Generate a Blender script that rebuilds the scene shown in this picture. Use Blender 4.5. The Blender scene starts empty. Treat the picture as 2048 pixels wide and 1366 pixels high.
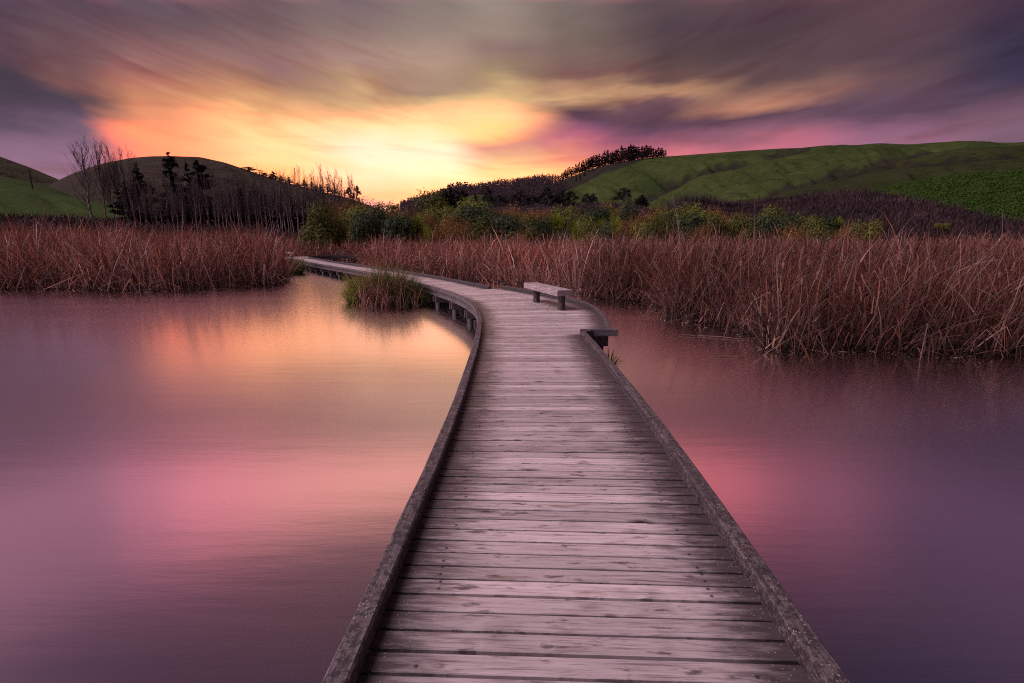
import bpy, math, random
import numpy as np
from mathutils import Vector, noise as mnoise

random.seed(7)
rng = np.random.default_rng(7)
PI = math.pi
scene = bpy.context.scene
COL = scene.collection

# ------------------------------------------------------------------ camera
F = 980.0; YH = 480.0
PITCH = math.atan((683 - YH) / F)
CAMZ = 2.02
cam_d = bpy.data.cameras.new('camera')
cam = bpy.data.objects.new('camera', cam_d); COL.objects.link(cam)
cam.location = (0, 0, CAMZ)
cam.rotation_euler = (PI / 2 - PITCH, 0, 0)
cam_d.sensor_width = 36; cam_d.lens = F / 2048 * 36
cam_d.clip_start = 0.05; cam_d.clip_end = 12000
scene.camera = cam

def ray(px, py):
    u = px - 1024; v = 683 - py
    return (u, F * math.cos(PITCH) + v * math.sin(PITCH), -F * math.sin(PITCH) + v * math.cos(PITCH))
def azel(px, py):
    d = ray(px, py)
    return math.atan2(d[0], d[1]), math.atan2(d[2], math.hypot(d[0], d[1]))
def on_plane(px, py, z):                      # where the sight line through a pixel meets height z
    d = ray(px, py); t = (z - CAMZ) / d[2]
    return d[0] * t, d[1] * t
def at_dist(px, py, r):                       # point at ground distance r
    a, e = azel(px, py)
    return Vector((r * math.sin(a), r * math.cos(a), CAMZ + r * math.tan(e)))
def lin(c):
    return tuple((x / 255 / 12.92) if x / 255 <= 0.04045 else ((x / 255 + 0.055) / 1.055) ** 2.4 for x in c)

# ------------------------------------------------------------------ object helpers
def link(o, parent=None):
    COL.objects.link(o)
    if parent is not None: o.parent = parent
    return o
def tag(o, label=None, cat=None, group=None, kind=None):
    if label: o['label'] = label
    if cat: o['category'] = cat
    if group: o['group'] = group
    if kind: o['kind'] = kind
    return o
def empty(name, loc, rz=0.0):
    o = bpy.data.objects.new(name, None); o.location = loc; o.rotation_euler = (0, 0, rz)
    o.empty_display_size = 0.2
    return link(o)
def mesh_np(name, V, Q, mats, smooth=False, attrs=None, uv=None, midx=None):
    """V (n,3), Q (m,4) or (m,3) arrays -> mesh datablock"""
    V = np.asarray(V, np.float32); Q = np.asarray(Q, np.int32)
    me = bpy.data.meshes.new(name)
    k = Q.shape[1]
    me.vertices.add(len(V)); me.vertices.foreach_set('co', V.ravel())
    me.loops.add(Q.size); me.loops.foreach_set('vertex_index', Q.ravel())
    me.polygons.add(len(Q))
    me.polygons.foreach_set('loop_start', np.arange(0, Q.size, k, dtype=np.int32))
    me.polygons.foreach_set('loop_total', np.full(len(Q), k, np.int32))
    if midx is not None: me.polygons.foreach_set('material_index', np.asarray(midx, np.int32))
    me.update(calc_edges=True); me.validate()
    me.polygons.foreach_set('use_smooth', np.full(len(me.polygons), smooth))
    for m in (mats if isinstance(mats, (list, tuple)) else [mats]): me.materials.append(m)
    for n, (dom, arr) in (attrs or {}).items():
        arr = np.asarray(arr, np.float32)
        if arr.ndim == 2:
            if arr.shape[1] == 3: arr = np.hstack([arr, np.ones((len(arr), 1), np.float32)])
            a = me.attributes.new(n, 'FLOAT_COLOR', dom); a.data.foreach_set('color', arr.ravel())
        else:
            a = me.attributes.new(n, 'FLOAT', dom); a.data.foreach_set('value', arr)
    for n, arr in (uv or {}).items():
        l = me.uv_layers.new(name=n); l.data.foreach_set('uv', np.asarray(arr, np.float32)[Q.ravel()].ravel())
    return me
def obj(name, me, parent=None):
    return link(bpy.data.objects.new(name, me), parent)

class MB:
    """collects boxes and tubes into one mesh"""
    def __init__(s): s.V = []; s.Q = []; s.M = []
    def quad(s, pts, m=0):
        b = len(s.V); s.V += [tuple(p) for p in pts]; s.Q.append((b, b + 1, b + 2, b + 3)); s.M.append(m)
    def hexa(s, c, m=0):                      # 8 corners: bottom 4 (ccw), top 4
        b = len(s.V); s.V += [tuple(p) for p in c]
        for f in ((3, 2, 1, 0), (4, 5, 6, 7), (0, 1, 5, 4), (1, 2, 6, 5), (2, 3, 7, 6), (3, 0, 4, 7)):
            s.Q.append(tuple(b + i for i in f)); s.M.append(m)
    def box(s, cx, cy, cz, sx, sy, sz, rz=0.0, m=0):
        c, n = math.cos(rz), math.sin(rz); P = []
        for z in (-sz / 2, sz / 2):
            for x, y in ((-sx / 2, -sy / 2), (sx / 2, -sy / 2), (sx / 2, sy / 2), (-sx / 2, sy / 2)):
                P.append((cx + x * c - y * n, cy + x * n + y * c, cz + z))
        s.hexa(P, m)
    def tube(s, pts, rad, n=5, m=0, cap=True):
        pts = [Vector(p) for p in pts]; b = len(s.V); up = Vector((0.13, 0.31, 0.94))
        for i, p in enumerate(pts):
            d = (pts[min(i + 1, len(pts) - 1)] - pts[max(i - 1, 0)])
            d = d.normalized() if d.length > 1e-9 else Vector((0, 0, 1))
            x = d.cross(up)
            if x.length < 0.05: x = d.cross(Vector((1, 0, 0)))
            x.normalize(); y = d.cross(x)
            r = rad[i] if isinstance(rad, (list, tuple)) else rad
            for k in range(n):
                a = 2 * PI * k / n
                s.V.append(tuple(p + x * (r * math.cos(a)) + y * (r * math.sin(a))))
        for i in range(len(pts) - 1):
            for k in range(n):
                s.Q.append((b + i * n + k, b + i * n + (k + 1) % n, b + (i + 1) * n + (k + 1) % n, b + (i + 1) * n + k)); s.M.append(m)
        if cap and n == 4:
            e = b + (len(pts) - 1) * n
            s.Q.append((b + 3, b + 2, b + 1, b)); s.M.append(m); s.Q.append((e, e + 1, e + 2, e + 3)); s.M.append(m)
        elif cap:
            for o, flip in ((b, True), (b + (len(pts) - 1) * n, False)):
                c = len(s.V); s.V.append(tuple(pts[0] if flip else pts[-1]))
                for k in range(0, n, 1):
                    q = (o + k, o + (k + 1) % n)
                    s.Q.append((c, q[1], q[0], c) if flip else (c, q[0], q[1], c)); s.M.append(m)
    def mesh(s, name, mats, smooth=False):
        me = bpy.data.meshes.new(name)
        F_ = [tuple(dict.fromkeys(q)) for q in s.Q]
        me.from_pydata(s.V, [], F_); me.update()
        for m in (mats if isinstance(mats, (list, tuple)) else [mats]): me.materials.append(m)
        me.polygons.foreach_set('material_index', s.M)
        me.polygons.foreach_set('use_smooth', [smooth] * len(F_))
        return me
    def build(s, name, mats, parent=None, smooth=False, bevel=0.0):
        o = obj(name, s.mesh(name, mats, smooth), parent)
        if bevel:
            b = o.modifiers.new('bevel', 'BEVEL'); b.width = bevel; b.segments = 2; b.limit_method = 'ANGLE'
        return o

# ------------------------------------------------------------------ material helpers
class NT:
    def __init__(s, tree): s.t = tree; s.n = tree.nodes; s.l = tree.links
    def new(s, typ, **kw):
        n = s.n.new(typ)
        for k, v in kw.items(): setattr(n, k, v)
        return n
    def put(s, sock, v):
        if isinstance(v, bpy.types.NodeSocket): s.l.new(v, sock)
        elif v is not None:
            if hasattr(sock.default_value, '__len__') and not hasattr(v, '__len__'): v = [v] * len(sock.default_value)
            if hasattr(v, '__len__') and len(sock.default_value) == 4 and len(v) == 3: v = (*v, 1)
            sock.default_value = v
    def math(s, op, a, b=None, c=None, clamp=False):
        n = s.new('ShaderNodeMath', operation=op); n.use_clamp = clamp
        for i, v in enumerate((a, b, c)):
            if v is not None: s.put(n.inputs[i], v)
        return n.outputs[0]
    def vmath(s, op, a, b=None):
        n = s.new('ShaderNodeVectorMath', operation=op); s.put(n.inputs[0], a)
        if b is not None: s.put(n.inputs[1], b)
        return n.outputs[0]
    def comb(s, x, y, z=0.0):
        n = s.new('ShaderNodeCombineXYZ')
        for i, v in enumerate((x, y, z)): s.put(n.inputs[i], v)
        return n.outputs[0]
    def sep(s, v):
        n = s.new('ShaderNodeSeparateXYZ'); s.put(n.inputs[0], v); return n.outputs
    def noise(s, vec, scale=1.0, detail=4.0, rough=0.55, dist=0.0, out='Fac'):
        n = s.new('ShaderNodeTexNoise'); s.put(n.inputs['Vector'], vec)
        n.inputs['Scale'].default_value = scale; n.inputs['Detail'].default_value = detail
        n.inputs['Roughness'].default_value = rough; n.inputs['Distortion'].default_value = dist
        return n.outputs[out]
    def vor(s, vec, scale=1.0, feature='F1', rnd=1.0):
        n = s.new('ShaderNodeTexVoronoi', feature=feature); s.put(n.inputs['Vector'], vec)
        n.inputs['Scale'].default_value = scale; n.inputs['Randomness'].default_value = rnd
        return n.outputs
    def mrange(s, v, a, b, c=0.0, d=1.0, kind='LINEAR'):
        n = s.new('ShaderNodeMapRange', interpolation_type=kind); s.put(n.inputs[0], v)
        for i, x in enumerate((a, b, c, d)): s.put(n.inputs[i + 1], x)
        return n.outputs[0]
    def mix(s, f, a, b, mode='MIX'):
        n = s.new('ShaderNodeMix', data_type='RGBA', blend_type=mode)
        s.put(n.inputs[0], f); s.put(n.inputs[6], a); s.put(n.inputs[7], b)
        return n.outputs[2]
    def ramp(s, f, stops, interp='LINEAR'):
        n = s.new('ShaderNodeValToRGB'); cr = n.color_ramp; cr.interpolation = interp
        while len(cr.elements) < len(stops): cr.elements.new(0.5)
        for e, (p, c) in zip(cr.elements, stops): e.position = p; e.color = (*c[:3], 1)
        s.put(n.inputs[0], f); return n.outputs[0]
    def attr(s, name, out='Color'):
        n = s.new('ShaderNodeAttribute'); n.attribute_name = name; return n.outputs[out]
    def bump(s, h, strength=0.3, dist=0.01):
        n = s.new('ShaderNodeBump'); s.put(n.inputs['Height'], h)
        n.inputs['Strength'].default_value = strength; n.inputs['Distance'].default_value = dist
        return n.outputs[0]
def material(name):
    m = bpy.data.materials.new(name); m.use_nodes = True
    nt = NT(m.node_tree); b = nt.n.get('Principled BSDF')
    return m, nt, b
def coords(nt, which='Object'):
    return nt.new('ShaderNodeTexCoord').outputs[which]

def mat_wood_deck():
    m, t, b = material('weathered_deck_boards')
    uv1 = t.new('ShaderNodeUVMap', uv_map='grain').outputs[0]
    uv2 = t.new('ShaderNodeUVMap', uv_map='ends').outputs[0]
    rnd = t.attr('rnd', 'Fac')
    u, v, _ = t.sep(uv1); eL, eR, _ = t.sep(uv2)
    W = coords(t)
    warp = t.noise(t.comb(t.math('MULTIPLY', u, 1.2), t.math('MULTIPLY', v, 9.0)), 1.0, 2)
    vw = t.math('ADD', v, t.math('MULTIPLY', warp, 0.05))
    # knots: a few cells carry one
    kc = t.vor(t.comb(t.math('MULTIPLY', u, 2.6), t.math('MULTIPLY', v, 8.0)), 1.0)
    kon = t.math('GREATER_THAN', t.sep(kc['Color'])[0], 0.55)
    kd = kc['Distance']
    kmask = t.math('MULTIPLY', kon, t.mrange(kd, 0.28, 0.04, 0, 1, 'SMOOTHSTEP'))
    kcore = t.math('MULTIPLY', kon, t.mrange(kd, 0.10, 0.05, 0, 1))
    rings = t.math('SINE', t.math('MULTIPLY', kd, 95.0))
    vg = t.math('ADD', vw, t.math('MULTIPLY', kmask, 0.03))
    g1 = t.noise(t.comb(t.math('MULTIPLY', u, 2.2), t.math('MULTIPLY', vg, 75.0)), 1.0, 5, 0.6)
    g2 = t.noise(t.comb(t.math('MULTIPLY', u, 7.0), t.math('MULTIPLY', vg, 260.0)), 1.0, 3, 0.6)
    blot = t.noise(t.comb(t.math('MULTIPLY', u, 5.0), t.math('MULTIPLY', v, 22.0)), 1.0, 6, 0.65)
    big = t.noise(W, 0.7, 3)
    c = t.ramp(g1, [(0.27, (0.13, 0.10, 0.10)), (0.43, (0.50, 0.42, 0.41)), (0.70, (0.68, 0.58, 0.56))])
    c = t.mix(t.mrange(g2, 0.57, 0.64, 0, 0.5), c, (0.06, 0.042, 0.042))
    c = t.mix(t.mrange(blot, 0.575, 0.65, 0, 0.8), c, (0.06, 0.045, 0.045))
    c = t.mix(t.mrange(blot, 0.36, 0.25, 0, 0.45), c, (0.43, 0.37, 0.36))
    tan_ = t.noise(t.comb(t.math('MULTIPLY', u, 3.1), t.math('MULTIPLY', v, 14.0), 4.0), 1.0, 4)
    c = t.mix(t.mrange(tan_, 0.60, 0.74, 0, 0.75), c, (0.17, 0.10, 0.05))
    c = t.mix(t.mrange(t.noise(W, 2.3, 4), 0.58, 0.75, 0, 0.5), c, (0.12, 0.12, 0.075))
    kcol = t.mix(t.mrange(rings, -0.2, 0.5), (0.055, 0.04, 0.04), (0.16, 0.12, 0.11))
    c = t.mix(t.math('MULTIPLY', kmask, 0.75), c, kcol)
    c = t.mix(t.math('MULTIPLY', kcore, 0.8), c, (0.06, 0.04, 0.035))
    tone = t.mrange(rnd, 0, 1, 0.60, 1.12)
    c = t.mix(1.0, c, t.comb(tone, tone, tone), 'MULTIPLY')
    # grime that gathers along the kerbs, irregular outline
    e = t.math('MINIMUM', eL, eR)
    en = t.math('ADD', e, t.math('MULTIPLY', t.math('SUBTRACT', t.noise(t.comb(t.math('MULTIPLY', u, 4.0), t.math('MULTIPLY', v, 30.0), 9.0), 1.0, 6, 0.7), 0.5), 0.62))
    en = t.math('ADD', en, t.math('MULTIPLY', t.math('SUBTRACT', big, 0.5), 0.3))
    grime = t.mrange(en, 0.42, 0.05, 0, 0.93, 'SMOOTHSTEP')
    c = t.mix(grime, c, (0.032, 0.024, 0.028))
    sp = t.vor(W, 75.0)
    spk = t.math('MULTIPLY', t.math('LESS_THAN', sp['Distance'], 0.22), t.math('GREATER_THAN', t.sep(sp['Color'])[1], 0.72))
    spk = t.math('MULTIPLY', spk, t.mrange(e, 0.30, 0.05, 0, 0.75))
    c = t.mix(spk, c, (0.34, 0.27, 0.23))
    # nails: one dark rust dot pair near each end of a board
    vloc = t.attr('vloc', 'Fac')
    for d0 in (0.17,):
        for vv in (0.026, 0.072):
            for ee in (eL, eR):
                dx = t.math('SUBTRACT', ee, t.math('ADD', d0, t.math('MULTIPLY', rnd, 0.03)))
                dy = t.math('SUBTRACT', vloc, vv)
                dd = t.math('ADD', t.math('MULTIPLY', dx, dx), t.math('MULTIPLY', dy, dy))
                c = t.mix(t.math('MULTIPLY', t.mrange(dd, 0.00011, 0.00003, 0, 0.85), t.math('GREATER_THAN', t.math('FRACT', t.math('MULTIPLY', rnd, 17.0 + vv * 100)), 0.45)), c, (0.02, 0.014, 0.016))
    t.put(b.inputs['Base Color'], c)
    t.put(b.inputs['Roughness'], t.mrange(g1, 0.3, 0.7, 0.58, 0.44))
    h = t.math('ADD', t.math('MULTIPLY', g1, 0.7), t.math('ADD', t.math('MULTIPLY', g2, 0.5), t.math('MULTIPLY', blot, 0.6)))
    t.put(b.inputs['Normal'], t.bump(h, 0.45, 0.006))
    return m
def mat_timber(name, dark=1.0, fleck=0.5, along='Y', base=(0.20, 0.155, 0.15), patch=0.9):
    m, t, b = material(name)
    W = coords(t); x, y, z = t.sep(W)
    if along == 'Y': g = t.comb(t.math('MULTIPLY', x, 55), t.math('MULTIPLY', y, 3.0), t.math('MULTIPLY', z, 55))
    elif along == 'X': g = t.comb(t.math('MULTIPLY', x, 3.0), t.math('MULTIPLY', y, 55), t.math('MULTIPLY', z, 55))
    else: g = t.comb(t.math('MULTIPLY', x, 45), t.math('MULTIPLY', y, 45), t.math('MULTIPLY', z, 2.5))
    g1 = t.noise(g, 1.0, 5, 0.6); bl = t.noise(W, 34.0, 6, 0.75); bl2 = t.noise(W, 2.1, 4, 0.6)
    base = tuple(q * dark for q in base)
    c = t.ramp(g1, [(0.32, tuple(q * 0.4 for q in base)), (0.68, tuple(q * 1.4 for q in base))])
    c = t.mix(t.mrange(bl, 0.47, 0.55, 0, patch), c, (0.026, 0.018, 0.022))
    c = t.mix(t.mrange(bl2, 0.5, 0.7, 0, 0.66 * patch), c, (0.045, 0.033, 0.036))
    c = t.mix(t.mrange(t.noise(W, 7.0, 4, 0.6), 0.6, 0.75, 0, 0.5), c, (0.12, 0.055, 0.035))
    sp = t.vor(t.vmath('ADD', W, t.vmath('MULTIPLY', t.noise(W, 30.0, 3, 0.6, 0, 'Color'), (0.03, 0.03, 0.03))), 85.0)
    spk = t.math('MULTIPLY', t.math('LESS_THAN', sp['Distance'], 0.3), t.math('GREATER_THAN', t.sep(sp['Color'])[0], 0.6))
    spk = t.math('MULTIPLY', spk, t.mrange(t.noise(W, 9.0, 3), 0.42, 0.6, 0, fleck))
    c = t.mix(spk, c, (0.33, 0.26, 0.23))
    t.put(b.inputs['Base Color'], c); b.inputs['Roughness'].default_value = 0.75
    t.put(b.inputs['Normal'], t.bump(t.math('ADD', g1, t.math('MULTIPLY', bl, 1.3)), 0.7, 0.008))
    return m
def mat_leaf(name, cols, trans=0.3, rough=0.6):
    """leaf colour varies leaf by leaf through the 'rnd' attribute"""
    m, t, b = material(name)
    r = t.attr('rnd', 'Fac')
    oi = t.new('ShaderNodeObjectInfo').outputs['Random']
    c = t.ramp(r, [(i / max(1, len(cols) - 1), k) for i, k in enumerate(cols)])
    tone = t.mrange(oi, 0, 1, 0.55, 1.05)
    c = t.mix(1.0, c, t.comb(tone, tone, tone), 'MULTIPLY')
    t.put(b.inputs['Base Color'], c); b.inputs['Roughness'].default_value = rough
    b.inputs['Specular IOR Level'].default_value = 0.25
    tr = t.new('ShaderNodeBsdfTranslucent'); t.put(tr.inputs[0], c)
    mx = t.new('ShaderNodeMixShader'); mx.inputs[0].default_value = trans
    t.l.new(b.outputs[0], mx.inputs[1]); t.l.new(tr.outputs[0], mx.inputs[2])
    t.l.new(mx.outputs[0], t.n['Material Output'].inputs[0])
    return m
def mat_vcol(name, trans=0.25, rough=0.6, spec=0.3):
    m, t, b = material(name)
    c = t.attr('col')
    t.put(b.inputs['Base Color'], c); b.inputs['Roughness'].default_value = rough
    b.inputs['Specular IOR Level'].default_value = spec
    tr = t.new('ShaderNodeBsdfTranslucent'); t.put(tr.inputs[0], c)
    mx = t.new('ShaderNodeMixShader'); mx.inputs[0].default_value = trans
    t.l.new(b.outputs[0], mx.inputs[1]); t.l.new(tr.outputs[0], mx.inputs[2])
    t.l.new(mx.outputs[0], t.n['Material Output'].inputs[0])
    return m
def mat_bark(name, c0, c1):
    m, t, b = material(name)
    W = coords(t); x, y, z = t.sep(W)
    n = t.noise(t.comb(t.math('MULTIPLY', x, 6), t.math('MULTIPLY', y, 6), z), 1.0, 4)
    t.put(b.inputs['Base Color'], t.ramp(n, [(0.3, c0), (0.7, c1)])); b.inputs['Roughness'].default_value = 0.85
    return m
def mat_grass(name, g0, g1, scrub=(0.03, 0.02, 0.022), fine=1.0, tracks=True):
    m, t, b = material(name)
    W = coords(t); x, y, z = t.sep(W)
    g0 = tuple(q * 0.80 for q in g0); g1 = tuple(q * 0.86 for q in g1); scrub = tuple(q * 0.75 for q in scrub)
    n1 = t.noise(W, 0.018, 5, 0.6); n2 = t.noise(W, 0.25 * fine, 5, 0.7)
    c = t.ramp(n1, [(0.32, g0), (0.68, g1)])
    c = t.mix(t.mrange(n2, 0.35, 0.7, 0, 0.55), c, tuple(q * 0.55 for q in g0))
    if tracks:
        tr = t.noise(t.comb(t.math('MULTIPLY', x, 0.02), t.math('MULTIPLY', y, 0.02), t.math('MULTIPLY', z, 0.9)), 1.0, 4)
        c = t.mix(t.mrange(tr, 0.5, 0.68, 0, 0.45), c, tuple(q * 0.6 for q in g0))
    s = t.attr('scrub', 'Fac')
    sn = t.math('ADD', s, t.math('MULTIPLY', t.math('SUBTRACT', t.noise(W, 0.07, 6, 0.7), 0.5), 1.1))
    sc = t.mix(t.noise(W, 0.5, 3), tuple(q * 0.6 for q in scrub), tuple(q * 1.5 for q in scrub))
    c = t.mix(t.mrange(sn, 0.25, 0.95, 0, 0.85, 'SMOOTHSTEP'), c, sc)
    t.put(b.inputs['Base Color'], c); b.inputs['Roughness'].default_value = 0.9
    b.inputs['Specular IOR Level'].default_value = 0.1
    t.put(b.inputs['Normal'], t.bump(t.math('ADD', n2, t.math('MULTIPLY', t.noise(W, 0.05, 5, 0.65), 4.0)), 0.7, 1.6 / fine))
    return m
DENOISE = False
# ------------------------------------------------------------------ sky (world): dusk colours by azimuth and elevation + streaked cloud
SKYCOLS = [
 (20,  [(0,(79,60,79)),(60,(89,64,80)),(110,(91,66,78)),(150,(64,51,68)),(200,(70,56,75)),(250,(96,76,99)),(300,(136,102,130)),(350,(150,112,140))]),
 (150, [(0,(91,71,86)),(60,(102,76,86)),(120,(118,87,91)),(158,(128,84,82)),(188,(72,58,76)),(230,(86,68,92)),(270,(122,94,118)),(320,(148,108,138))]),
 (300, [(0,(93,76,89)),(60,(109,82,89)),(120,(150,105,105)),(165,(186,121,104)),(200,(205,135,102)),(240,(242,152,112)),(280,(255,165,115)),(330,(255,152,115))]),
 (520, [(0,(108,85,93)),(60,(114,91,95)),(120,(146,108,107)),(160,(162,118,100)),(190,(205,150,110)),(220,(240,182,126)),(260,(255,212,142)),(300,(255,232,165)),(345,(255,205,125))]),
 (720, [(0,(118,99,104)),(60,(131,109,106)),(120,(167,133,126)),(160,(178,142,114)),(200,(218,175,128)),(248,(253,226,162)),(300,(255,248,212)),(350,(255,244,195)),(385,(255,208,150)),(412,(232,160,185))]),
 (880, [(0,(135,119,115)),(60,(148,128,118)),(120,(179,149,131)),(165,(166,136,114)),(200,(224,188,134)),(250,(255,234,165)),(300,(255,249,212)),(350,(255,246,192)),(385,(255,222,140))]),
 (1000,[(0,(150,134,125)),(60,(157,136,123)),(100,(145,116,111)),(150,(162,136,106)),(190,(225,185,130)),(230,(255,222,155)),(260,(255,222,140)),(285,(225,150,130)),(310,(240,178,135)),(340,(255,230,155))]),
 (1150,[(0,(122,106,102)),(60,(122,104,97)),(120,(124,98,91)),(150,(124,84,82)),(186,(212,168,124)),(206,(84,56,74)),(232,(96,62,86)),(254,(140,84,112)),(280,(190,100,125)),(310,(245,145,125)),(345,(255,205,130))]),
 (1320,[(0,(92,73,79)),(60,(80,60,70)),(120,(85,65,68)),(160,(108,76,75)),(186,(190,142,108)),(206,(112,76,86)),(236,(82,55,76)),(256,(108,68,94)),(280,(165,90,115)),(312,(225,120,130))]),
 (1500,[(0,(90,66,74)),(50,(78,56,67)),(110,(82,62,68)),(150,(100,74,76)),(185,(160,112,95)),(208,(190,130,106)),(236,(92,62,82)),(270,(138,90,110)),(300,(200,110,130))]),
 (1750,[(0,(95,66,75)),(60,(92,65,75)),(120,(88,65,76)),(160,(108,79,85)),(200,(102,74,90)),(230,(95,72,95)),(260,(130,90,115)),(290,(152,102,130))]),
 (2030,[(0,(70,50,70)),(60,(60,47,71)),(110,(53,45,71)),(160,(60,50,78)),(200,(102,76,95)),(230,(120,85,105)),(275,(127,94,116))]),
]
# what the water shows of the sky above the frame: unseen rose band added to brighten the water, then dusk blue towards the zenith
UPX = [20, 150, 300, 520, 720, 1000, 1150, 1320, 1500, 1750, 2030]
UPC = [(160,108,130),(200,122,146),(240,142,158),(255,164,164),(262,178,166),(262,174,162),(266,150,154),(264,146,150),(218,114,128),(146,86,108),(92,66,92)]
def upper(px):
    a = tuple(1.19 * float(np.interp(px, UPX, [c[k] for c in UPC])) for k in range(3))
    k2 = max(0.0, 1 - abs(px - 1200) / 800.0); et = math.degrees(azel(px, 0)[1])
    return [(et + 1.9, tuple(q * 0.80 for q in a)), (et + 3.2, a), (28.5, tuple(q * 0.84 for q in a)), (32.5, (76 + 14 * k2, 56, 78)), (38, (34, 34, 55)), (60, (14, 18, 40))]
def hot(c):                                    # the glow itself is brighter than the film records
    l = lin(c)
    return (l[0] * 1.9, l[1] * 1.0, l[2] * 1.0) if c[0] >= 250 else l
EL0, EL1 = math.radians(-4), math.radians(62)
world = bpy.data.worlds.new('World'); scene.world = world; world.use_nodes = True
t = NT(world.node_tree); t.n.clear()
D = t.vmath('NORMALIZE', t.new('ShaderNodeTexCoord').outputs['Generated'])
dx, dy, dz = t.sep(D)
az = t.math('ARCTAN2', dx, dy); el = t.math('ARCSINE', t.math('MINIMUM', t.math('MAXIMUM', dz, -1.0), 1.0))
elc = t.math('MAXIMUM', el, 0.0)
den = t.math('ADD', t.math('MAXIMUM', dz, 0.0), 0.10)
cx = t.math('DIVIDE', dx, den); cy = t.math('DIVIDE', dy, den)
# clouds drifted along one wind direction during the exposure: noise stretched along it
def rot(a, kx, ky):
    c, s = math.cos(a), math.sin(a)
    X = t.math('ADD', t.math('MULTIPLY', cx, c), t.math('MULTIPLY', cy, s))
    Y = t.math('SUBTRACT', t.math('MULTIPLY', cy, c), t.math('MULTIPLY', cx, s))
    return t.comb(t.math('MULTIPLY', X, kx), t.math('MULTIPLY', Y, ky))
# streaks: level in the middle, sinking to the left and right of the glow
fan = t.math('SQRT', t.math('ADD', t.math('POWER', t.math('ABSOLUTE', t.math('SUBTRACT', az, 0.04)), 2.0), 0.02))
q_ = t.math('SUBTRACT', el, t.math('MULTIPLY', fan, 0.24))
s1 = t.noise(t.comb(t.math('MULTIPLY', az, 2.6), t.math('MULTIPLY', q_, 9.0), 1.5), 1.0, 4, 0.5, 0.5)
s2 = t.noise(t.comb(t.math('MULTIPLY', az, 3.4), t.math('MULTIPLY', q_, 17.0), 5.5), 1.0, 5, 0.55, 0.7)
s3 = t.noise(t.comb(t.math('MULTIPLY', az, 5.0), t.math('MULTIPLY', el, 34.0), 3.0), 1.0, 5, 0.55, 0.6)
azw = t.math('ADD', az, t.math('MULTIPLY', t.math('SUBTRACT', s1, 0.5), 0.10))
elw = t.math('ADD', elc, t.math('MULTIPLY', t.math('SUBTRACT', s1, 0.5), t.mrange(elc, 0.02, 0.25, 0.01, 0.07)))
elw = t.math('ADD', elw, t.math('MULTIPLY', t.math('SUBTRACT', s3, 0.5), 0.022))
n4 = t.noise(t.comb(t.math('MULTIPLY', az, 4.5), t.math('MULTIPLY', el, 11.0), 7.0), 1.0, 4, 0.5, 0.4, 'Color')
n4x, n4y, _ = t.sep(n4)
azw = t.math('ADD', azw, t.math('MULTIPLY', t.math('SUBTRACT', n4x, 0.5), 0.13))
elw = t.math('ADD', elw, t.math('MULTIPLY', t.math('SUBTRACT', n4y, 0.5), t.mrange(elc, 0.03, 0.2, 0.01, 0.07)))
elw = t.math('ADD', elc, t.math('MULTIPLY', t.math('SUBTRACT', elw, elc), t.mrange(elc, 0.26, 0.38, 1.0, 0.12)))
fac = t.mrange(elw, EL0, EL1)
prev = None; prev_a = None
for px, stops in SKYCOLS:
    pts = sorted([(azel(px, y)[1], hot(c)) for y, c in stops] + [(math.radians(e), lin(c)) for e, c in upper(px)])
    pts = [((e - EL0) / (EL1 - EL0), c) for e, c in pts]
    col = t.ramp(fac, pts)
    a = azel(px, 220)[0]
    if prev is None: prev = col
    else: prev = t.mix(t.mrange(azw, prev_a, a, 0, 1, 'SMOOTHSTEP'), prev, col)
    prev_a = a
sky = prev
sh = t.mrange(s2, 0.28, 0.72, 0.90, 1.12); sky = t.mix(1.0, sky, t.comb(sh, sh, sh), 'MULTIPLY')
s5 = t.noise(t.comb(t.math('MULTIPLY', az, 5.0), t.math('MULTIPLY', q_, 46.0), 9.5), 1.0, 6, 0.62, 0.5)
hi_ = t.math('MULTIPLY', t.mrange(elc, 0.12, 0.24, 0, 1), t.mrange(t.math('ABSOLUTE', t.math('ADD', az, 0.03)), 0.06, 0.28, 0.3, 1.0, 'SMOOTHSTEP'))
hi_ = t.math('MULTIPLY', hi_, t.mrange(elc, 0.34, 0.44, 1.0, 0.2))
sky = t.mix(t.math('MULTIPLY', hi_, t.mrange(s2, 0.50, 0.66, 0, 0.8)), sky, t.mix(1.0, sky, (0.66, 0.50, 0.56), 'MULTIPLY'))
sky = t.mix(t.math('MULTIPLY', hi_, t.mrange(s5, 0.52, 0.70, 0, 0.5)), sky, t.mix(1.0, sky, (0.86, 0.66, 0.66), 'MULTIPLY'))
sky = t.mix(t.math('MULTIPLY', hi_, t.mrange(s5, 0.48, 0.30, 0, 0.5)), sky, t.mix(1.0, sky, (1.20, 1.18, 1.16), 'MULTIPLY'))
wisp = t.math('MULTIPLY', t.mrange(s3, 0.54, 0.70, 0, 0.55), t.mrange(elc, 0.30, 0.14, 0, 1))
sky = t.mix(wisp, sky, t.mix(1.0, sky, (0.80, 0.66, 0.56), 'MULTIPLY'))
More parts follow.
